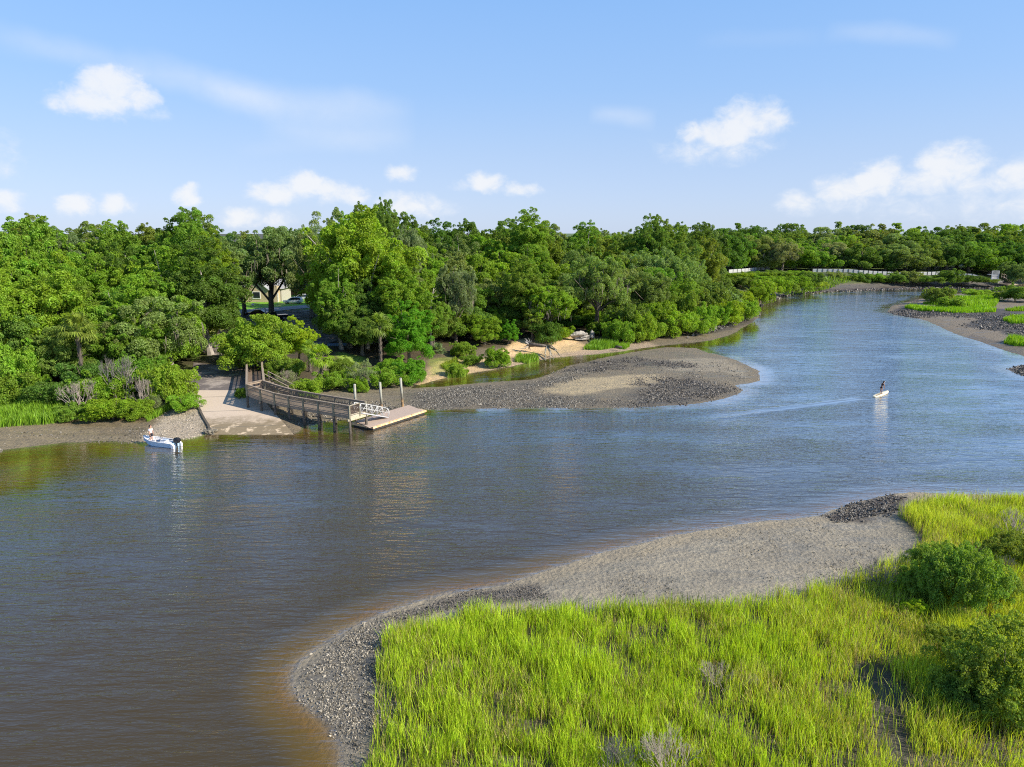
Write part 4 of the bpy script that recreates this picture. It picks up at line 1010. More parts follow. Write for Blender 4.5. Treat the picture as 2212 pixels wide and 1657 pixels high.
def asphalt_mat():
    m, t = new_mat('worn_asphalt')
    co = t.n('ShaderNodeTexCoord').outputs['Object']
    a = t.noise(co, .35, 6, .7); b = t.noise(co, 3.5, 5, .65)
    c = t.mix(t.smooth(a, .46, .62), (.125, .105, .095), (.30, .255, .215))
    hs = t.n('ShaderNodeHueSaturation', inp={'Color': c}); t.link(t.math('MULTIPLY_ADD', b, .9, .55), hs.inputs['Value'])
    p = t.n('ShaderNodeBsdfPrincipled', inp={'Base Color': hs.outputs[0], 'Roughness': .9})
    finish(t, p.outputs[0]); return m
M['ramp'], M['asphalt'] = ramp_mat(), asphalt_mat()
ip = np.interp
zr = lambda X, Y: ip(Y, ramp_y, ramp_z)
el_ = lambda y0, y1, arr, off: [(float(ip(y, ramp_y, arr)) + off, y) for y in np.linspace(y0, y1, 12)]
drape('boat_ramp', 'sloping concrete boat ramp running down into the river', el_(70.5, 86.4, ramp_l, .0), el_(70.5, 86.4, ramp_r, .1), M['ramp'], .05, 40, 12, zr)
drape('ramp_road', 'worn dark asphalt driveway above the concrete ramp', el_(86.42, 121, ramp_l, .0), el_(86.42, 121, ramp_r, 1.5), M['asphalt'], .05, 50, 12, zr)
pl = lambda pts, z: [tuple(at(x, y, z)[:2]) for x, y in pts]
drape('parking_lot', 'asphalt parking area behind the ramp', pl([(415, 756), (470, 738), (560, 716), (640, 698), (720, 688)], 2.45), pl([(470, 770), (560, 768), (640, 756), (700, 746), (748, 730)], 2.45), M['asphalt'], .06)
drape('street', 'shaded grey street in front of the lawn', pl([(380, 684), (470, 676), (540, 669), (660, 660), (760, 656)], 3.0), pl([(380, 694), (470, 683), (540, 677), (660, 667), (760, 663)], 3.0), simple('street_asphalt', (.34, .33, .32), .9, .1, .8), .08)
blue = at(728, 744, 2.5)
mb = MB(); mb.box((blue.x, blue.y, hz(blue.x, blue.y) + .04), (3.2, 2.2, .08), (1, .2, 0)); tag(mb.build('pavement_slab', simple('blue_pavement_paint', (.24, .34, .50), .8, .1, 2)), 'pale blue painted slab beside the parking area', kind='structure')

# timber edge down the left of the ramp, and debris at its foot
mb = MB()
pp = [Vector((float(ip(y, ramp_y, ramp_l)) - .12, y, float(ip(y, ramp_y, ramp_z)) + .06)) for y in (72.8, 74.6, 76.5, 79, 82, 85.5)]
for i in range(5):
    mb.bar(pp[i] + Vector((.06 * (i % 2), 0, 0)), pp[i + 1].lerp(pp[i], .04), .26, .24)
tag(mb.build('timber_edging', M['darkwood'], bevel=.02), 'dark timber edging along the left side of the concrete ramp', 'edging')
def rock(name, c, size, seed, mat, label, cat, rough=.25, rot=0, flat=0.0):
    bm = bmesh.new(); bmesh.ops.create_icosphere(bm, subdivisions=4, radius=1.0)
    rg = np.random.default_rng(seed); ks = unit_dirs(rg, 14)
    for v in bm.verts:
        d = np.array(v.co); s = 1.0
        for j, k in enumerate(ks): s -= max(0, d @ k - .62 - .02 * j) * 1.1
        s += rough * .22 * math.sin(d @ ks[0] * 9 + 2) * math.sin(d @ ks[1] * 8) + rough * .14 * math.sin(d @ ks[2] * 19) * math.sin(d @ ks[3] * 23)
        v.co = Vector(d * s * np.array(size)); v.co.z = max(v.co.z, -size[2] * .55)
    me = bpy.data.meshes.new(name); bm.to_mesh(me); bm.free(); me.materials.append(mat)
    o = link_mesh(name, me, None, c); o.rotation_euler = (0, 0, rot)
    return tag(o, label, cat)
M['rock'] = simple('pale_limestone', (.42, .385, .32), .9, .2, 1.6, col2=(.22, .20, .17), bump=.9)
M['rockdark'] = simple('dark_wet_rock', (.10, .09, .07), .8, .2, 3, col2=(.25, .22, .16), bump=.8)
c = at(455, 934, .15); rock('shell_boulder', c, (.95, .6, .42), 3, M['rockdark'], 'dark jagged clump of rock at the waterline beside the ramp foot', 'rock', .9)
c = at(418, 880, 1.0); rock('boulder', c, (.35, .3, .3), 5, M['rock'], 'small pale stone at the upper end of the timber edging', 'rock', .4)
c = at(424, 819, 1.7); rock('boulder', (c.x - .6, c.y, hz(c.x, c.y) + .2), (.5, .4, .35), 8, simple('orange_stone', (.62, .36, .20), .9), 'small orange stone at the left edge of the driveway', 'rock', .4)
c = at(1254, 733, 1.0); z0 = hz(c.x, c.y); rock('boulder', (c.x, c.y, z0 + .75), (2.15, 1.1, 1.0), 12, M['rock'], 'large pale limestone boulder on the sand with grass before it', 'boulder', .55, .25)
c2 = at(1276, 731, 1.0); rock('boulder', (c2.x + .2, c2.y + .5, z0 + .8), (.8, .8, .95), 15, M['rock'], 'smaller pale block touching the right end of the large boulder', 'boulder', .5)
i = 0
for (px0, py0, px1, py1, h_) in ((1758, 613, 1806, 613, 1.0), (1812, 610, 1880, 612, 1.5), (1886, 612, 1925, 613, 1.2), (1945, 612, 2010, 612, 1.6), (2052, 611, 2120, 609, 2.2), (2118, 609, 2168, 607, 2.6)):
    a_, b_ = at(px0, py0, 1.2), at(px1, py1, 1.2); mid = (a_ + b_) / 2
    rock('rock_ledge', (mid.x, mid.y, .9), ((b_ - a_).length / 2, 2.4, h_ * .75), 30 + i, simple('ledge_stone', (.34, .33, .32), .95, .2, .8, col2=(.13, .125, .12), bump=.8),
         f'{words[i]} grey rock ledge from the left along the foot of the far bluff', 'rock ledge', .8, math.atan2(b_.y - a_.y, b_.x - a_.x))['group'] = 'rock ledges of the far shore'
    i += 1
# ------------------------------------------------------------ boardwalk
G0 = Vector((-30.7, 80.4, 0)); G1 = Vector((-17.1, 72.6, 0)); ACR = Vector((.54, .84, 0)).normalized() * 2.25
LEG = Vector((-5.9, 16.2, 0))
bw = empty('boardwalk', (G1.x, G1.y, 0), 'weathered wooden boardwalk on piles beside the ramp with slatted railings', 'boardwalk')
dz = [2.60, 2.29, 2.06, 2.0, 1.98, 1.96, 1.95, 1.95]
near = [G0.lerp(G1, k / 7) + Vector((0, 0, dz[k])) for k in range(8)]
farp = [p + ACR for p in near]
bridge_far0 = farp[0]
UPL = [G0 + LEG * f + Vector((0, 0, 2.60 + .0 * f)) for f in (0, .25, .5, .75, 1)]
UPR = [farp[0] + LEG * f for f in (0, .25, .5, .75, 1)]
def boards(mb, A, B, pitch=.15):
    for k in range(len(A) - 1):
        L = (A[k + 1] - A[k]).length; n = max(1, int(L / pitch)); d = (A[k + 1] - A[k]).normalized()
        for j in range(n):
            f = (j + .5) / n; a, b = A[k].lerp(A[k + 1], f), B[k].lerp(B[k + 1], f)
            m_ = (a + b) / 2; mb.box(m_ - Vector((0, 0, .025)), ((b - a).length + .1, L / n * .93, .05), b - a)
mb = MB(); boards(mb, near, farp); mb.build('deck', M['deckwood'], bw)
mb = MB(); boards(mb, UPL, UPR); mb.build('upper_deck', simple('brown_deck', (.24, .17, .12), .85, .15, 6), bw)
for A in (near, farp, UPL, UPR):
    mb = MB()
    for k in range(len(A) - 1): mb.bar(A[k] - Vector((0, 0, .19)), A[k + 1] - Vector((0, 0, .19)), .08, .26)
    mb.build('beam', M['wood'], bw)
up = lambda h: Vector((0, 0, h))
M['baluster'] = simple('grey_baluster', (.19, .165, .13), .85, .2, 6)
def railing(A, side, cap_mat):
    mb = MB(); off = side * .06
    for k in range(len(A) - 1):
        mb.bar(A[k] + up(1.13) + off, A[k + 1] + up(1.13) + off, .22, .06)
        mb.bar(A[k] + up(1.03), A[k + 1] + up(1.03), .05, .11)
        mb.bar(A[k] + up(.55), A[k + 1] + up(.55), .05, .09); mb.bar(A[k] + up(.10), A[k + 1] + up(.10), .05, .09)
    mb.build('handrail', cap_mat, bw)
    for k in range(len(A) - 1):
        mb = MB(); n = int((A[k + 1] - A[k]).length / .14)
        for j in range(1, n):
            p = A[k].lerp(A[k + 1], j / n) - side * .04; mb.box(p + up(.56), (.05, .04, .95), (A[k + 1] - A[k]))
        mb.build('baluster_panel', M['baluster'], bw)
def posts(A, side, piles=True, skip=()):
    for k, p in enumerate(A):
        if k in skip: continue
        q = p + side * .10
        mb = MB(); mb.box(q + up(.42), (.19, .19, 1.42), ACR); mb.build('post', M['postwood'], bw, bevel=.01)
        if piles:
            g = min(hz(q.x, q.y), 0.3) - .6
            mb = MB(); mb.tube([(q.x, q.y, g), (q.x, q.y, p.z - .3)], [.16, .14], 10); mb.build('piling', M['darkwood'], bw, True)
sn = -ACR.normalized(); sf = ACR.normalized()
railing(near, sn, M['wood']); railing(farp, sf, M['wood'])
posts(near, sn); posts(farp, sf)
for k in range(1, 8):
    mb = MB(); mb.bar(near[k] + sn * .35 - up(.42), farp[k] + sf * .35 - up(.42), .16, .22); mb.build('cross_beam', M['wood'] if k < 7 else simple('pale_new_wood', (.50, .44, .30), .8), bw)
sl = Vector((-LEG.y, LEG.x, 0)).normalized()
railing(UPL, sl, M['deckwood']); railing(UPR, -sl, M['deckwood']); posts(UPL[1:], sl, False); posts(UPR[1:], -sl, False)
# the end rail beside the gangway and the gate at the bend
mb = MB(); e0, e1 = near[7], near[7].lerp(farp[7], .62)
for h, t_ in ((1.13, .05), (.10, .07)): mb.bar(e0 + up(h), e1 + up(h), .13 if h > 1 else .05, t_)
mb.bar(e0 - up(.16), farp[7] - up(.16), .06, .3)
mb.build('end_rail', simple('pale_end_rail', (.46, .41, .30), .8), bw)
mb = MB()
for j in range(1, 12): mb.box(e0.lerp(e1, j / 12) + up(.6), (.035, .035, .98), ACR)
mb.build('end_balusters', simple('brown_baluster', (.13, .09, .06), .8), bw)
mb = MB(); mb.box(e1 + up(.42), (.15, .15, 1.45), ACR); mb.build('post', M['postwood'], bw)
mb = MB(); g0, g1 = UPL[0].lerp(UPL[1], .12), UPR[0].lerp(UPR[1], .12)
mb.bar(g0 + up(1.12), g1 + up(1.12), .24, .05); mb.bar(g0 + up(.95), g1 + up(.95), .05, .2); mb.bar(g0 + up(.5), g1 + up(.5), .05, .1)
mb.build('cross_rail', M['deckwood'], bw)
# short stair with its own handrails off the upper deck
s0 = UPR[1].lerp(UPR[2], .2); s1 = s0 + Vector((3.6, -1.6, -1.35))
mb = MB()
for o_ in (Vector((0, 0, 0)), Vector((.45, .9, 0))):
    mb.bar(s0 + o_ + up(1.1), s1 + o_ + up(1.1), .12, .05); mb.bar(s0 + o_ + up(.7), s1 + o_ + up(.7), .05, .1)
    for f in (0, 1): mb.box((s0.lerp(s1, f) + o_) + up(.5), (.13, .13, 1.35))
mb.build('stair_rail', M['wood'], bw)
mb = MB()
for j in range(8):
    p = s0.lerp(s1, (j + .5) / 8); mb.box(p + Vector((.22, .45, 0)), (1.0, .3, .05), (.45, .9, 0))
mb.build('stair_treads', M['deckwood'], bw)
# picket fence at the top of the upper deck
f0 = UPR[4] + Vector((.2, .2, 0)); f1 = f0 + Vector((2.6, 1.6, .1))
fe = empty('picket_fence', (f0.x, f0.y, hz(f0.x, f0.y)), 'short brown picket fence at the top of the boardwalk under the tree', 'fence')
mb = MB()
for j in range(12): mb.box(f0.lerp(f1, j / 11) + up(.3), (.06, .06, 1.5), f1 - f0)
mb.build('picket', simple('brown_picket', (.24, .14, .08), .8), fe)
mb = MB(); mb.bar(f0 + up(1.0), f1 + up(1.0), .1, .06); mb.bar(f0 + up(.2), f1 + up(.2), .06, .08); mb.build('rail', M['wood'], fe)

# ------------------------------------------------------------ floating dock, gangway, pilings
D2, D1 = Vector((-15.35, 73.4, 0)), Vector((-17.35, 76.0, 0)); DL = Vector((4.85, 7.45, 0))
dk = empty('floating_dock', (D2.x, D2.y, 0), 'long low floating dock with pinkish planks beyond the gangway', 'dock')
dd = DL.normalized(); dw = (D1 - D2)
mb = MB(); boards(mb, [D2 + up(.48), D2 + DL + up(.48)], [D1 + up(.48), D1 + DL + up(.48)], .3); mb.build('planks', M['dock'], dk)
mb = MB(); cdk = D2 + DL / 2 + dw / 2
mb.box((cdk.x, cdk.y, .30), (DL.length + .04, dw.length + .1, .22), dd); mb.build('side_skirt', M['dock_side'], dk, bevel=.02)
mb = MB(); mb.box((cdk.x, cdk.y, .0), (DL.length - .3, dw.length - .3, .38), dd); mb.build('float', M['float'], dk)
mb = MB()
for j in range(11): 
    p = D2 + DL * ((j + .5) / 11) - dw.normalized() * .07; mb.box((p.x, p.y, .36), (.14, .06, .1), dd)
mb.build('cleat_bolts', M['float'], dk)
gw = empty('gangway', (-15.5, 74.2, 1.4), 'white aluminium gangway with truss sides from the boardwalk to the dock', 'gangway')
gs = near[7].lerp(farp[7], .66) + Vector((.1, 0, .02)); gdir = Vector((1.75, 2.65, 0)); ge = gs + gdir * 1.3 + up(.56 - gs.z); gx = gdir.cross(up(1)).normalized() * .95
ge_top = ge
mb = MB(); boards(mb, [gs, ge], [gs - gx, ge - gx], .2); mb.build('walkway', simple('grey_grating', (.5, .5, .5), .5), gw)
for o_ in (Vector((0, 0, 0)), -gx):
    a, b = gs + o_, ge + o_
    mb = MB()
    top = [a + up(.05), a + (a - b).normalized() * .18 + up(.6), a + up(1.02)] + [a.lerp(b, f) + up(1.08) for f in (.2, .5, .8)] + [b + up(1.02), b + (b - a).normalized() * .2 + up(.62), b + up(.06)]
    mb.tube(top, .04, 6); mb.tube([a, b], .045, 6); mb.tube([a + up(.56), b + up(.56)], .025, 6)
    n = 5
    for j in range(n + 1): mb.tube([a.lerp(b, j / n), a.lerp(b, j / n) + up(1.06)], .028, 6)
    for j in range(n): mb.tube([a.lerp(b, j / n), a.lerp(b, (j + 1) / n) + up(1.04)] if j % 2 == 0 else [a.lerp(b, j / n) + up(1.04), a.lerp(b, (j + 1) / n)], .022, 6)
    mb.build('truss_rail', M['alu'], gw, True)
def piling(px, py, top_z, lean, label):
    p = at(px, py, .3)
    r = empty('dock_piling', (p.x, p.y, 0), label, 'piling', 'dock pilings')
    g = min(hz(p.x, p.y), 0) - .5
    l_ = Vector((lean, 0, 0))
    mb = MB(); mb.tube([p + up(1.15) + l_ * .3, p + up(top_z - .3) + l_ * .98, p + up(top_z - .34) + l_], .145, 14); mb.build('shaft', simple('grey_piling', (.34, .34, .28), .8, .15, 3, col2=(.24, .23, .17)), r, True)
    mb = MB(); mb.tube([(p.x, p.y, g), p + up(.25), p + up(1.15) + l_ * .3], .148, 14); mb.build('tide_stained_foot', simple('rusty_foot', (.36, .22, .09), .8, .25, 2.5, col2=(.06, .05, .04)), r, True)
    mb = MB(); mb.tube([p + up(top_z - .36) + l_, p + up(top_z - .28) + l_], [.16, .10], 14); mb.build('cap', M['concrete'], r, True)
piling(769.5, 906, 4.35, -.0, 'shortest looking dock piling, nearest the boardwalk')
piling(825.5, 893, 4.0, -.12, 'middle dock piling behind the gangway')
piling(870, 881, 3.95, -.15, 'tallest looking dock piling at the far end of the dock')

# ------------------------------------------------------------ people: one skinned body each, clothes and hair as parts
def skin(name, joints, edges, mat, parent, sub=2):
    me = bpy.data.meshes.new(name); bm = bmesh.new(); sk = bm.verts.layers.skin.verify()
    vs = []
    for i, (p, r) in enumerate(joints):
        v = bm.verts.new(p); v[sk].radius = (r, r) if not isinstance(r, tuple) else r; v[sk].use_root = (i == 0); vs.append(v)
    for a, b in edges: bm.edges.new((vs[a], vs[b]))
    bm.to_mesh(me); bm.free()
    o = bpy.data.objects.new(name, me); COL.objects.link(o)
    o.modifiers.new('skin', 'SKIN').use_smooth_shade = True
    s = o.modifiers.new('sub', 'SUBSURF'); s.levels = sub; s.render_levels = sub
    dg = bpy.context.evaluated_depsgraph_get()
    m2 = bpy.data.meshes.new_from_object(o.evaluated_get(dg)); m2.name = name
    bpy.data.objects.remove(o)
    m2.materials.clear(); m2.materials.append(mat)
    m2.polygons.foreach_set('use_smooth', [True] * len(m2.polygons))
    return link_mesh(name, m2, parent)
def person(label, loc, rotz, bend, mats, arm_fwd, hair_len, cap=None, s=1.0, shirt=True):
    """standing figure facing +x before turning; bend: how far the trunk leans forward"""
    r = empty('person', loc, label, 'person'); r.rotation_euler = (0, 0, rotz); r.scale = (s, s, s)
    cb, sb = math.cos(bend), math.sin(bend)
    T = lambda x, y, z: (x * cb + (z - .95) * sb, y, .95 - x * sb + (z - .95) * cb)     # trunk turned about the hips
    J, E = [], []
    def chain(start, pts):
        k = start
        for p in pts:
            J.append(p); E.append((k, len(J) - 1)) if k is not None else None; k = len(J) - 1
        return k
    pel = chain(None, [((0, 0, .95), (.135, .115))])
    ch = chain(pel, [(T(0, 0, 1.10), (.13, .10)), (T(.01, 0, 1.28), (.15, .115)), (T(0, 0, 1.42), (.12, .09))])
    nk = chain(ch, [(T(-.005, 0, 1.50), .052), (T(.015, 0, 1.555), .062)])
    hd = bend * .6
    H_ = lambda x, y, z: T(.015 + x * math.cos(hd) + (z - 1.56) * math.sin(hd), y, 1.56 - x * math.sin(hd) + (z - 1.56) * math.cos(hd))
    top = chain(nk, [(H_(.01, 0, 1.63), (.083, .095)), (H_(.0, 0, 1.70), (.078, .09)), (H_(-.005, 0, 1.75), .045)])
    chain(nk + 1, [(H_(.098, 0, 1.635), .022), (H_(.118, 0, 1.625), .012)])
    for sd in (-1, 1):
        chain(nk + 1, [(H_(-.005, sd * .088, 1.64), .016)])
        chain(pel, [((0, sd * .10, .86), (.095, .09)), ((.015, sd * .115, .50), .06), ((-.01, sd * .12, .30), .057), ((-.025, sd * .12, .085), .040), ((.06, sd * .125, .045), .036), ((.16, sd * .13, .030), .026)])
        sh = T(0, sd * .185, 1.40); J.append((sh, .062)); E.append((ch, len(J) - 1)); k = len(J) - 1
        el0 = Vector(sh) + Vector((arm_fwd * .12, sd * .055, -.285)); wr = el0 + Vector((arm_fwd * .20 + .03, 0, -.25))
        pm = wr + Vector((.015 + arm_fwd * .03, 0, -.075))
        k = chain(k, [(tuple(el0), .044), (tuple(wr), .030), (tuple(pm), (.020, .036))])
        for q in range(4):
            b0 = pm + Vector(((q - 1.5) * .020, 0, -.03)); L = (.062, .075, .07, .055)[q]
            chain(k, [(tuple(b0), .010), (tuple(b0 + Vector((.004, -sd * .012, -L * .55))), .009), (tuple(b0 + Vector((.006, -sd * .035, -L))), .007)])
        th0 = wr + Vector((.03, 0, -.035)); chain(k - 1, [(tuple(th0), .012), (tuple(th0 + Vector((.026, -sd * .01, -.035))), .010), (tuple(th0 + Vector((.030, -sd * .02, -.065))), .008)])
    skin('body', J, E, mats['skin'], r)
    # trunk clothing
    jj = [((0, 0, .93), (.155, .135)), (T(0, 0, 1.10), (.15, .125)), (T(.01, 0, 1.28), (.17, .135)), (T(0, 0, 1.44), (.125, .10))]
    ee = [(0, 1), (1, 2), (2, 3)]
    if shirt:
        for sd in (-1, 1):
            sh = Vector(T(0, sd * .185, 1.41)); k = len(jj)
            jj += [(tuple(sh), .082), (tuple(sh + Vector((arm_fwd * .09, sd * .045, -.21))), .068)]; ee += [(3, k), (k, k + 1)]
    else:
        jj = jj[1:3] + [(T(0, 0, 1.36), (.13, .105))]; ee = [(0, 1), (1, 2)]
    skin('shirt', jj, ee, mats['shirt'], r)
    jj = [((0, 0, .98), (.155, .135)), ((0, 0, .86), (.13, .12))]; ee = [(0, 1)]
    leg = .56 if shirt else .74
    for sd in (-1, 1):
        k = len(jj); jj += [((0, sd * .105, .82), .112), ((.012, sd * .115, leg), .098)]; ee += [(1, k), (k, k + 1)]
    skin('shorts', jj, ee, mats['shorts'], r)
    jj = [(H_(-.03, 0, 1.66), (.088, .098)), (H_(-.02, 0, 1.72), (.084, .094)), (H_(-.075, 0, 1.60), (.05, .07))]; ee = [(0, 1), (0, 2)]
    if hair_len: jj.append((T(-.10, 0, 1.56 - hair_len), (.045, .08))); ee.append((2, 3))
    skin('hair', jj, ee, mats['hair'], r)
    if cap:
        jj = [(H_(-.0, 0, 1.715), (.098, .104)), (H_(-.005, 0, 1.77), .06), (H_(.10, 0, 1.70), (.012, .07)), (H_(.17, 0, 1.685), (.010, .05))]
        skin('cap', jj, [(0, 1), (0, 2), (2, 3)], cap, r)
    return r
SKIN = simple('skin', (.50, .29, .20), .6, .05, 4)

# ------------------------------------------------------------ the skiff
BA = math.atan2(.32, -.95)
boat = empty('skiff', (-35.35, 68.45, 0), 'small pale blue open skiff with a black outboard nosed onto the mud', 'boat')
bx = Vector((math.cos(BA), math.sin(BA), 0)); by = Vector((-math.sin(BA), math.cos(BA), 0)); bo = Vector(boat.location)
BL = lambda x, y, z: bo + bx * x + by * y + up(z)
M['hull'] = simple('pale_blue_hull', (.36, .55, .76), .35, .05, 3, spec=.5); M['gel'] = simple('white_gelcoat', (.80, .80, .80), .35, .06, 4, spec=.5)
M['blk'] = simple('black_cowling', (.015, .015, .017), .35); M['navy'] = simple('dark_blue_bag', (.03, .07, .16), .7); M['greyseat'] = simple('grey_seat', (.42, .50, .62), .7, .05)
st = [(-1.95, .62, .50, .46), (-1.2, .68, .52, .50), (-.3, .72, .54, .53), (.6, .68, .58, .50), (1.25, .52, .66, .36), (1.75, .26, .74, .16), (2.05, .03, .80, .02)]   # x, half beam, sheer, half chine
outer, inner = [], []
for (x, hb, zs, hc_) in st:
    kz = -.14 if x < 1 else -.14 + (x - 1) * .42
    cz = .02 if x < 1 else .02 + (x - 1) * .5
    outer.append([BL(x, -hb, zs), BL(x, -hc_, cz), BL(x, 0, kz), BL(x, hc_, cz), BL(x, hb, zs)])
    i_ = max(hb - .09, .012); fz = min(max(.16, cz + .12), zs - .04)
    inner.append([BL(min(x, 1.9) + (.06 if x < -1.9 else 0), -i_, zs + .005), BL(min(x, 1.9), -max(i_ - .06, .008), fz), BL(min(x, 1.9), 0, fz), BL(min(x, 1.9), max(i_ - .06, .008), fz), BL(min(x, 1.9), i_, zs + .005)])
mb = MB(); mb.loft(outer, True, False); mb.build('hull', M['hull'], boat)
mb = MB(); mb.loft(inner, False, False); mb.build('deck_liner', M['gel'], boat)
for sd in (-1, 1):
    mb = MB(); mb.tube([BL(x, sd * (hb - .03), zs + .02) for (x, hb, zs, h) in st], .045, 6); mb.build('gunwale', M['gel'], boat, True)
mb = MB(); mb.prism([BL(1.15, -.50, .64), BL(1.7, -.25, .74), BL(1.98, 0, .79), BL(1.7, .25, .74), BL(1.15, .50, .64)], (0, 0, .035)); mb.build('bow_deck', M['gel'], boat)
mb = MB(); mb.box(BL(.35, 0, .40), (.28, 1.2, .05), bx); mb.build('thwart', M['gel'], boat, bevel=.015)
mb = MB(); mb.box(BL(-.55, 0, .36), (.75, .62, .40), bx); sb_ = mb.build('centre_seat', M['gel'], boat, bevel=.06)
mb = MB(); mb.box(BL(-.62, -.05, .60), (.55, .5, .09), bx); mb.build('cushion', M['greyseat'], boat, bevel=.04)
mb = MB(); mb.box(BL(-1.45, 0, .38), (.5, 1.1, .34), bx); mb.build('stern_deck', M['gel'], boat, bevel=.03)
for sd in (-1, 1):
    mb = MB(); mb.loft([[BL(x, sd * .40, zt), BL(x, sd * .62, zt), BL(x, sd * .60, -.06), BL(x, sd * .42, -.06)] for x, zt in ((-1.9, .50), (-2.1, .44), (-2.25, .30))]); mb.build('stern_sponson', M['gel'], boat, bevel=.02)
mb = MB(); mb.tube([BL(.02, -.33, .64), BL(.02, -.33, .8)], .02, 6); 
mb.tube([BL(.05, -.33 + .17 * math.cos(a), .80 + .17 * math.sin(a)) for a in [k * .5236 for k in range(13)]], .015, 6); mb.build('steering_wheel', M['blk'], boat, True)
mb = MB(); mb.box(BL(.05, .1, .38), (.22, .5, .42), bx); mb.build('console', M['navy'], boat, bevel=.05)
mb = MB(); mb.box(BL(.72, .22, .34), (.55, .4, .28), bx); mb.build('gear_bag', M['navy'], boat, bevel=.08)
mb = MB(); mb.tube([BL(-.1, .45, .45), BL(.12, .52, 1.35)], [.012, .007], 5); mb.build('fishing_rod', M['blk'], boat)
mb = MB(); mb.tube([BL(-.55, .55, .55), BL(-.55, .55, .78), BL(-1.3, .55, .78), BL(-1.3, .55, .55)], .02, 6); mb.build('grab_rail', M['rail_dark'], boat, True)
ob = MB(); ob.loft([[BL(-1.98 + dx - .2 * w, -.17 * w, z), BL(-1.98 + dx + .2 * w, -.17 * w, z), BL(-1.98 + dx + .2 * w, .17 * w, z), BL(-1.98 + dx - .2 * w, .17 * w, z)] for dx, z, w in ((-.16, .46, 1.0), (-.2, .62, 1.4), (-.21, .86, 1.4), (-.17, 1.0, 1.0))])
om = ob.build('outboard_motor', M['blk'], boat, bevel=.03)
mb = MB(); mb.tube([BL(-2.1, 0, .55), BL(-2.12, 0, .2), BL(-2.14, 0, -.35)], [.09, .07, .06], 8); mb.build('motor_leg', M['blk'], om, True)
mb = MB(); mb.bar(BL(-1.8, 0, .70), BL(-1.35, .12, .78), .05, .05); mb.build('tiller', M['blk'], om)
pman = BL(1.0, .05, .26)
person('person in a white shirt and dark shorts standing in the bow of the skiff', tuple(pman), rad(-15), .04,
       dict(skin=SKIN, shirt=simple('white_shirt', (.72, .74, .80), .85, .05, 5), shorts=simple('black_shorts', (.02, .02, .03), .85), hair=simple('dark_hair', (.025, .018, .014), .8)), .10, 0.0)

# ------------------------------------------------------------ paddle board and paddler
pb0, pb1 = Vector((46.95, 89.7, 0)), Vector((50.2, 92.5, 0)); pdx = (pb1 - pb0).normalized(); pdy = Vector((-pdx.y, pdx.x, 0)); pc = (pb0 + pb1) / 2
pbd = empty('paddle_board', (pc.x, pc.y, 0), 'long cream stand up board crossing the blue water', 'paddle board')
mb = MB(); Lb = (pb1 - pb0).length
rings = []
for f, w, zt in ((0, .17, .10), (.08, .28, .12), (.3, .40, .13), (.6, .42, .14), (.85, .33, .18), (.95, .20, .22), (1, .05, .26)):
    c = pb0.lerp(pb1, f); zb = zt - .17
    rings.append([c - pdy * w + up(zb + .05), c - pdy * w + up(zt - .03), c - pdy * w * .8 + up(zt), c + pdy * w * .8 + up(zt), c + pdy * w + up(zt - .03), c + pdy * w + up(zb + .05), c + up(zb)])
mb.loft(rings); mb.build('hull', simple('cream_board', (.80, .72, .50), .4, .04, 3), pbd, True)
mb = MB(); mb.box(pb0.lerp(pb1, .36) + up(.14), (1.6, .36, .02), pdx, (0, 0, 1)); mb.build('deck_pad', simple('tan_pad', (.56, .46, .30), .8), pbd)
mb = MB(); mb.bar(pb0.lerp(pb1, .10) - pdy * .12 + up(.17), pb0.lerp(pb1, .50) - pdy * .10 + up(.17), .035, .035); mb.build('paddle_shaft', M['blk'], pbd)
pp_ = pb0.lerp(pb1, .5) + up(.14)
person('person in a black top and shorts with a white cap bending over on the board', tuple(pp_), math.atan2(pdx.y, pdx.x) - .35, .42,
       dict(skin=simple('tan_skin', (.34, .19, .13), .6), shirt=simple('black_top', (.015, .015, .02), .8), shorts=simple('black_bottoms', (.012, .014, .03), .8), hair=simple('long_dark_hair', (.02, .014, .012), .7)), .15, .28,
       simple('white_cap', (.8, .8, .8), .7), .97, False)

# ------------------------------------------------------------ driftwood, bare trunk
p0, p1 = at(1146, 752, 1.1), at(1181, 757, .9); z0 = hz(p0.x, p0.y)
dw_ = empty('driftwood', (p0.x, p0.y, z0), 'uprooted bleached tree with a black root ball lying on the sand', 'driftwood')
rg = random.Random(4)
mb = MB(); a = p0 + up(.55); b = p1 + up(.75)
mb.tube([a - (b - a) * .08, a.lerp(b, .3) + up(.05), a.lerp(b, .7), b], [.42, .30, .27, .22], 10); mb.build('trunk', simple('charred_log', (.10, .075, .055), .9, .2, 3, col2=(.22, .18, .14), bump=.6), dw_, True)
mb = MB()
for k in range(26):
    th = rg.uniform(0, 6.28); d = Vector((rg.uniform(-.9, .3), math.cos(th) * .6, math.sin(th) * .9 + .25)).normalized(); L = rg.uniform(.6, 1.5)
    q = a - (b - a).normalized() * .2
    mb.tube([q, q + d * L * .5 + Vector((rg.uniform(-.1, .1), 0, .1)), q + d * L], [.13, .08, .025], 5)
mb.build('root_ball', simple('root_wood', (.05, .045, .04), .9, .2, 2, col2=(.45, .43, .40)), dw_, True)
mb = MB()
e = b
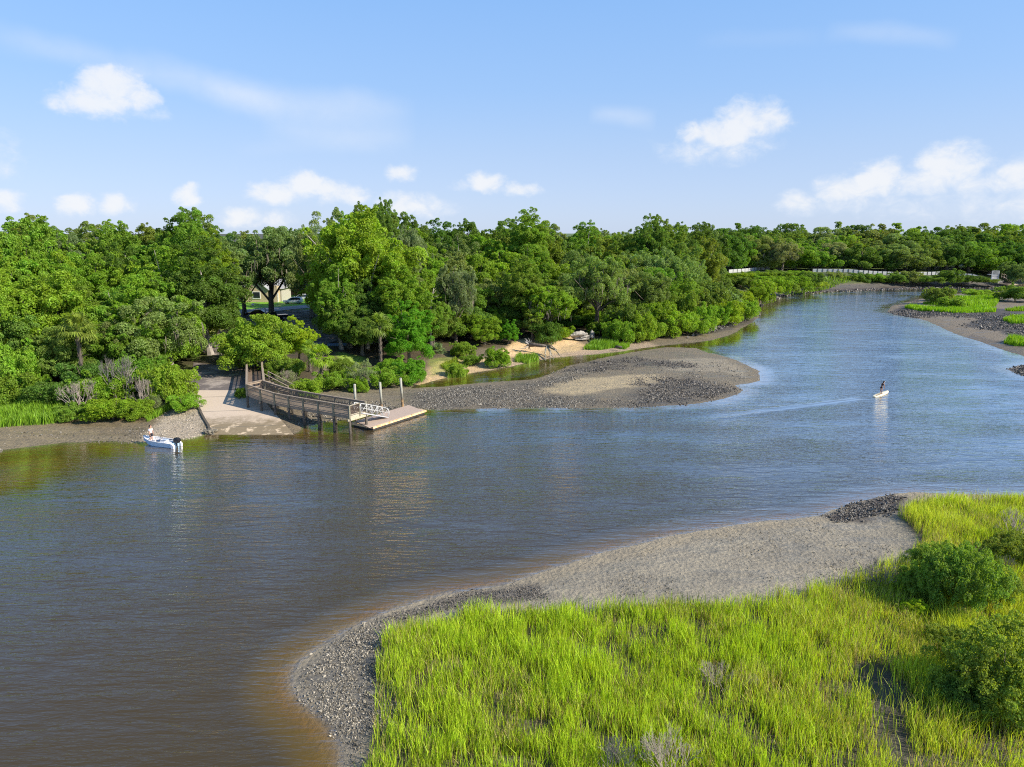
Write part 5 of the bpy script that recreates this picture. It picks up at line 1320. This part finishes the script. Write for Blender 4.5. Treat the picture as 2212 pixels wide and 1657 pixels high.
for tgt in ((1179, 779, .2), (1203, 756, 1.6), (1208, 764, 1.0), (1196, 778, .3), (1188, 783, .1), (1212, 771, .5)):
    t_ = at(*tgt); m_ = e.lerp(t_, .5) + Vector((rg.uniform(-.4, .4), rg.uniform(-.4, .4), rg.uniform(.1, .6)))
    mb.tube([e, m_, t_], [.17, .10, .03], 6)
    for _ in range(2):
        q = m_.lerp(t_, rg.random()); mb.tube([q, q + Vector((rg.uniform(-.8, .8), rg.uniform(-.8, .8), rg.uniform(-.3, .8)))], [.05, .015], 5)
mb.build('branch', simple('bleached_branch', (.40, .36, .29), .85, .2, 2, col2=(.10, .10, .05)), dw_, True)
mb = MB(); q = at(1120, 754, 1.1); mb.tube([a, a.lerp(q, .5) - up(.2), q], [.14, .09, .02], 6); mb.build('root', M['pale_bark'], dw_, True)
p = at(1330, 751, .6); mb = MB(); mb.tube([p + up(.2), p + Vector((1.1, -.3, .15))], [.22, .16], 8); tag(mb.build('log', M['darkwood'], None, True), 'short dark log on the mud below the shore grass', 'log')
Yb = 118.0; X0 = x_at(930, Yb, 3); zb = hz(X0, Yb)
bt = empty('bare_tree', (X0, Yb, zb - .1), 'thin pale leafless stem in front of the dark forest right of the cedar', 'tree')
zt = z_at(622, Yb); mb = MB(); mb.tube([(X0, Yb, zb - .1), (X0 + .05, Yb, zb + (zt - zb) * .4), (X0 + .2, Yb, zb + (zt - zb) * .75), (X0 + .75, Yb, zt)], [.17, .13, .10, .04], 7); mb.build('trunk', M['pale_bark'], bt, True)
mb = MB()
for k in range(6):
    h_ = zb + (zt - zb) * rg.uniform(.5, .95); q = Vector((X0 + .2, Yb, h_)); mb.tube([q, q + Vector((rg.uniform(-1.6, 1.6), rg.uniform(-.5, .5), rg.uniform(.5, 1.5)))], [.05, .015], 5)
mb.build('branches', M['pale_bark'], bt, True)

# ------------------------------------------------------------ house, garage, vehicles, lamp
M['cream'] = simple('cream_wall', (.42, .40, .34), .85, .06, 2); M['tan'] = simple('tan_stucco', (.52, .42, .26), .85, .08, 2); M['roofgrey'] = simple('grey_roof', (.36, .36, .37), .8, .1, 3)
M['trim'] = simple('white_trim', (.75, .75, .73), .6, .04, 3); M['glass'] = simple('dark_glass', (.02, .025, .03), .08, .02, 1, spec=.8); M['brick'] = simple('red_brick', (.40, .13, .06), .9, .15, 8)
Yh = 186.0; hx0, hx1 = x_at(514, Yh, 4), x_at(606, Yh, 4); zg_ = 3.05
hs_ = empty('house', ((hx0 + hx1) / 2, Yh + 4, zg_), 'pale house with a grey gable roof half hidden behind a mossy oak', 'house')
gx0, gx1 = x_at(532, Yh, 4), x_at(583, Yh, 4)
mb = MB(); mb.box(((hx0 + hx1) / 2, Yh + 5, zg_ + 1.7), (hx1 - hx0, 8, 3.4)); mb.build('wall', M['cream'], hs_)
mb = MB(); mb.prism([(gx0, Yh - 1, zg_), (gx1, Yh - 1, zg_), (gx1, Yh - 1, zg_ + 3.4), ((gx0 + gx1) / 2, Yh - 1, zg_ + 5.9), (gx0, Yh - 1, zg_ + 3.4)], (0, 2.01, 0)); mb.build('gable_wall', M['tan'], hs_)
mb = MB(); gm = (gx0 + gx1) / 2
for sx in (gx0 - .5, gx1 + .5): mb.prism([(sx, Yh - 1.5, zg_ + 3.15), (gm, Yh - 1.5, zg_ + 6.15), (gm, Yh - 1.5, zg_ + 6.35), (sx, Yh - 1.5, zg_ + 3.35)], (0, 6.5, 0))
rf = mb.build('roof', M['roofgrey'], hs_)
mb = MB(); mb.prism([(hx0 - .6, Yh + .5, zg_ + 3.3), (hx0 - .6, Yh + 5, zg_ + 6.6), (hx0 - .6, Yh + 9.5, zg_ + 3.3)], (hx1 - hx0 + 1.2, 0, 0)); mb.build('main_roof', M['roofgrey'], hs_)
mb = MB()
for sx in (gx0 - .5, gx1 + .5): mb.bar((sx, Yh - 1.53, zg_ + 3.2), (gm, Yh - 1.53, zg_ + 6.2), .08, .28)
mb.build('barge_board', M['trim'], hs_)
def window(cx, y, cz, w, h):
    mb = MB(); mb.box((cx, y, cz), (w, .05, h)); wn = mb.build('window', M['glass'], hs_)
    mb = MB()
    for s in (-1, 1): mb.box((cx + s * (w / 2 + .07), y - .02, cz), (.14, .12, h + .28)); mb.box((cx, y - .02, cz + s * (h / 2 + .07)), (w, .12, .14))
    mb.build('frame', M['trim'], wn)
window(x_at(521, Yh, 4), Yh + .96, zg_ + 1.7, 1.9, 2.2); window(gm, Yh - 1.03, zg_ + 1.8, 1.8, 1.6); window(x_at(584, Yh, 4) + .9, Yh + .96, zg_ + 1.8, 1.2, 1.6)
mb = MB(); px0, px1 = x_at(589, Yh, 4), x_at(603, Yh, 4); mb.box(((px0 + px1) / 2, Yh - .2, zg_ + 2.1), (px1 - px0, 2.2, 4.2)); mb.build('porch_pier', M['tan'], hs_)
mb = MB(); mb.box((px1 + .1, Yh - 1.2, zg_ + 1.2), (.18, .18, 2.4)); mb.build('downpipe', M['trim'], hs_)
Yg = 206.0; qx0, qx1 = x_at(606, Yg, 5), x_at(690, Yg, 5)
ga = empty('garage', ((qx0 + qx1) / 2, Yg + 4, zg_), 'low grey garage with a brick band behind the white car', 'garage')
mb = MB(); mb.box(((qx0 + qx1) / 2, Yg + 4, zg_ + 3.3), (qx1 - qx0, 8, 2.6)); mb.build('wall', simple('grey_siding', (.40, .39, .36), .85, .05, 2), ga)
mb = MB(); mb.box(((qx0 + qx1) / 2, Yg + 4, zg_ + 1.0), (qx1 - qx0 + .1, 8.1, 2.0)); mb.build('brick_base', M['brick'], ga)
mb = MB(); mb.prism([(qx0 - .5, Yg - .6, zg_ + 4.6), (qx0 - .5, Yg + 4, zg_ + 6.4), (qx0 - .5, Yg + 8.6, zg_ + 4.6)], (qx1 - qx0 + 1, 0, 0)); mb.build('roof', simple('pinkish_metal_roof', (.62, .54, .48), .5, .05, 3), ga)
def car(px, Y, zc, rot, paint, label, kind='suv', L=4.7):
    X = x_at(px, Y, zc); r = empty('car' if kind != 'pickup' else 'pickup_truck', (X, Y, zc), label, 'car' if kind != 'pickup' else 'truck'); 
    pr = {'suv': ([(-.5, .35), (-.5, .75), (-.46, 1.0), (.08, 1.02), (.30, .98), (.48, .82), (.5, .6), (.5, .32)], [(-.48, 1.0), (-.42, 1.58), (-.30, 1.68), (-.02, 1.66), (.10, 1.55), (.27, 1.0)]),
          'pickup': ([(-.5, .45), (-.5, 1.05), (.0, 1.05), (.28, 1.08), (.47, 1.0), (.5, .7), (.5, .42)], [(-.06, 1.05), (-.02, 1.72), (.04, 1.80), (.16, 1.78), (.28, 1.08)]),
          'sedan': ([(-.5, .35), (-.5, .85), (-.34, .95), (.10, .95), (.32, .9), (.48, .75), (.5, .35)], [(-.36, .95), (-.22, 1.38), (-.10, 1.45), (.06, 1.43), (.26, .93)])}[kind]
    W = .92
    def prof(pts, w, tap=0):
        zm = max(z for _, z in pts); z0_ = min(z for _, z in pts)
        return [[Vector((x * L, s * (w - tap * (z - z0_) / (zm - z0_ + 1e-6)), z)) for x, z in pts] for s in (-1, 1)]
    def part(mb, name, mat, parent, smooth=False, bevel=0):
        o = mb.build(name, mat, None, smooth, bevel); o.parent = parent; return o
    mb = MB(); mb.loft(prof(pr[0], W)); part(mb, 'body', paint, r, False, .06)
    mb = MB(); mb.loft(prof(pr[1], W - .04, .16)); part(mb, 'roof', paint, r, False, .04)
    gl = [((x - sum(q[0] for q in pr[1]) / len(pr[1])) * .88 + sum(q[0] for q in pr[1]) / len(pr[1]), (z - pr[1][0][1]) * .80 + pr[1][0][1] + .04) for x, z in pr[1]]
    mb = MB(); mb.loft(prof(gl, W - .015, .14)); part(mb, 'side_windows', M['glass'], r)
    (xa, za), (xb, zb_) = pr[1][-1], pr[1][-2]
    mb = MB(); mb.loft([[Vector((xa * L + .02, s * .78, za + .06)), Vector((xb * L + .04, s * .68, zb_ - .04))] for s in (-1, 1)], False, False); part(mb, 'windscreen', M['glass'], r)
    for sx in (-.31, .32):
        for s in (-1, 1):
            mb = MB(); mb.tube([(sx * L, s * (W - .2), .34), (sx * L, s * (W + .03), .34)], .34, 16); w_ = part(mb, 'wheel', M['float'], r, True)
            mb = MB(); mb.tube([(sx * L, s * (W + .03), .34), (sx * L, s * (W + .045), .34)], .2, 12); part(mb, 'rim', M['alu'], w_)
    for s in (-1, 1):
        mb = MB(); mb.box((.485 * L, s * .66, .80), (.12, .34, .16)); part(mb, 'headlight', M['trim'], r)
    r.rotation_euler = (0, 0, rot); r.parent = None
    return r
white = simple('white_car_paint', (.78, .79, .80), .3, .03, 2, spec=.6, coat=.5); black = simple('black_car_paint', (.02, .02, .025), .25, .03, 2, spec=.6, coat=.6)
car(634, 181.5, zg_, rad(180), white, 'white wagon parked in the drive beside the house')
car(652, 187.5, zg_ + .25, rad(175), white, 'second white car mostly hidden behind the white wagon')
car(594, 152, hz(x_at(594, 152, 3), 152), rad(215), black, 'dark pickup truck parked above the flat topped tree', 'pickup', 5.4)
car(493, 150, hz(x_at(493, 150, 3), 150), rad(178), black, 'black sedan parked at the left of the parking area', 'sedan', 4.8)
car(556, 157, hz(x_at(556, 157, 3), 157), rad(185), simple('dark_red_paint', (.06, .02, .02), .3, coat=.5), 'dark reddish car between the pickup and the black sedan', 'sedan')
Yl = 146.0; lx = x_at(575, Yl, 4); lz = hz(lx, Yl); lt = z_at(664, Yl)
lp_ = empty('street_lamp', (lx, Yl, lz), 'street lamp with a long arm and white head above the parked cars', 'street lamp')
mb = MB(); mb.tube([(lx, Yl, lz - .1), (lx - .1, Yl, lt)], [.14, .11], 8); mb.build('pole', simple('grey_pole', (.42, .41, .38), .8), lp_, True)
ax_ = x_at(546, Yl, 6); az_ = z_at(657, Yl); mb = MB(); mb.tube([(lx - .1, Yl, lt - .3), ((lx + ax_) / 2, Yl, az_ + .05), (ax_, Yl, az_ + .15)], .05, 6); mb.build('arm', M['alu'], lp_, True)
mb = MB(); mb.tube([(ax_, Yl, az_ + .18), (ax_, Yl, az_ + .02), (ax_, Yl, az_ - .25), (ax_, Yl, az_ - .4)], [.07, .24, .27, .15], 12); mb.build('lamp_head', M['trim'], lp_, True)
def post(px, base, h, r_, mat, lean, label, zg):
    p = at(px, base, zg); z = hz(p.x, p.y)
    e = empty('wooden_post', (p.x, p.y, z - .1), label, 'post')
    mb = MB(); mb.tube([(p.x, p.y, z - .1), (p.x + lean, p.y, z + h)], [r_, r_ * .9], 9); mb.build('shaft', mat, e, True)
    mb = MB(); mb.tube([(p.x + lean, p.y, z + h), (p.x + lean, p.y, z + h + .06)], [r_ * 1.15, r_ * .7], 9); mb.build('cap', mat, e, True)
post(478, 728, 2.9, .17, M['pale_bark'], -.5, 'pale leaning wooden post beside the road above the ramp', 2.4)
post(681, 731, 1.6, .09, M['blk'], 0, 'thin black post by the road right of the lime tree', 2.5)

# ------------------------------------------------------------ white fences and platform on the far bluff
def white_fence(pts, n, label, h=1.25):
    P = [at(x, y, 5.6) for x, y in pts]
    seg = [0.0]
    for a, b in zip(P, P[1:]): seg.append(seg[-1] + (b - a).length)
    def along(t):
        t *= seg[-1]; k = max(i for i in range(len(seg) - 1) if seg[i] <= t + 1e-6)
        return P[k].lerp(P[k + 1], (t - seg[k]) / (seg[k + 1] - seg[k]))
    r = empty('white_fence', tuple(P[0].xy) + (hz(P[0].x, P[0].y),), label, 'fence', 'white fences on the far bluff')
    q = [along(i / n) for i in range(n + 1)]
    for i, p in enumerate(q):
        z = hz(p.x, p.y)
        mb = MB(); mb.box((p.x, p.y - .06, z + h / 2), (.2, .2, h + .25)); mb.build('post', M['rail_dark'], r)
    for i in range(n):
        a, b = q[i].copy(), q[i + 1].copy(); a.z, b.z = hz(a.x, a.y), hz(b.x, b.y)
        mb = MB()
        for hh in (.22, .55, .88, 1.17): mb.bar(a + up(hh), b + up(hh), .06, .29)
        mb.build('rail_panel', M['alu'], r)
white_fence([(1574, 588.5), (1604, 586.5), (1640, 583), (1664, 582)], 11, 'short white fence climbing the bluff on the left')
white_fence([(1755, 586), (1858, 586.5), (1946, 586), (2035, 585), (2074, 585.5), (2137, 586)], 36, 'long white fence running along the top of the far bluff')
pa, pb_ = at(2138, 588, 5.4), at(2153, 588, 5.4); zc = 4.4
pf = empty('viewing_platform', (pa.x, pa.y, 2.5), 'white slatted platform at the right end of the long fence', 'platform')
w_ = (pb_ - pa).length; mx_ = (pa.x + pb_.x) / 2
mb = MB(); mb.box((mx_, pa.y, zc), (w_, 3.0, .16)); mb.build('deck', M['alu'], pf)
mb = MB()
for k in range(9): mb.box((pa.x + w_ * k / 8, pa.y - 1.5, zc + .8), (.12, .07, 1.5))
mb.bar((pa.x, pa.y - 1.5, zc + 1.6), (pb_.x, pa.y - 1.5, zc + 1.6), .12, .12); mb.build('front_railing', M['alu'], pf)
mb = MB()
for k in range(7): mb.box((mx_, pa.y - 1.56, zc - .22 - k * .27), (w_, .05, .18))
mb.build('skirt_board', M['alu'], pf)
for s in (0, 1):
    mb = MB(); mb.box((pa.x + w_ * s, pa.y - 1.45, zc - .9), (.2, .2, 4.6)); mb.build('post', M['alu'], pf)
sa, sb2 = at(2166, 597, 4.0), at(2182, 608, 1.8)
stt = empty('beach_stair', tuple(sb2.xy) + (hz(sb2.x, sb2.y),), 'grey wooden stair leading down to the far beach', 'stair')
mb = MB()
for k in range(10): mb.box(sa.lerp(sb2, k / 9), (1.4, .34, .06), (0, 1, 0))
mb.build('treads', M['wood'], stt)
for s in (-.7, .7):
    mb = MB(); o_ = Vector((0, s, 0)); mb.bar(sa + o_ + up(1.0), sb2 + o_ + up(1.0), .1, .1); mb.bar(sa + o_ - up(.15), sb2 + o_ - up(.15), .08, .3)
    for f in (0, .33, .66, 1): mb.box(sa.lerp(sb2, f) + o_ + up(.3), (.1, .1, 1.6))
    mb.build('stair_railing', M['wood'], stt)
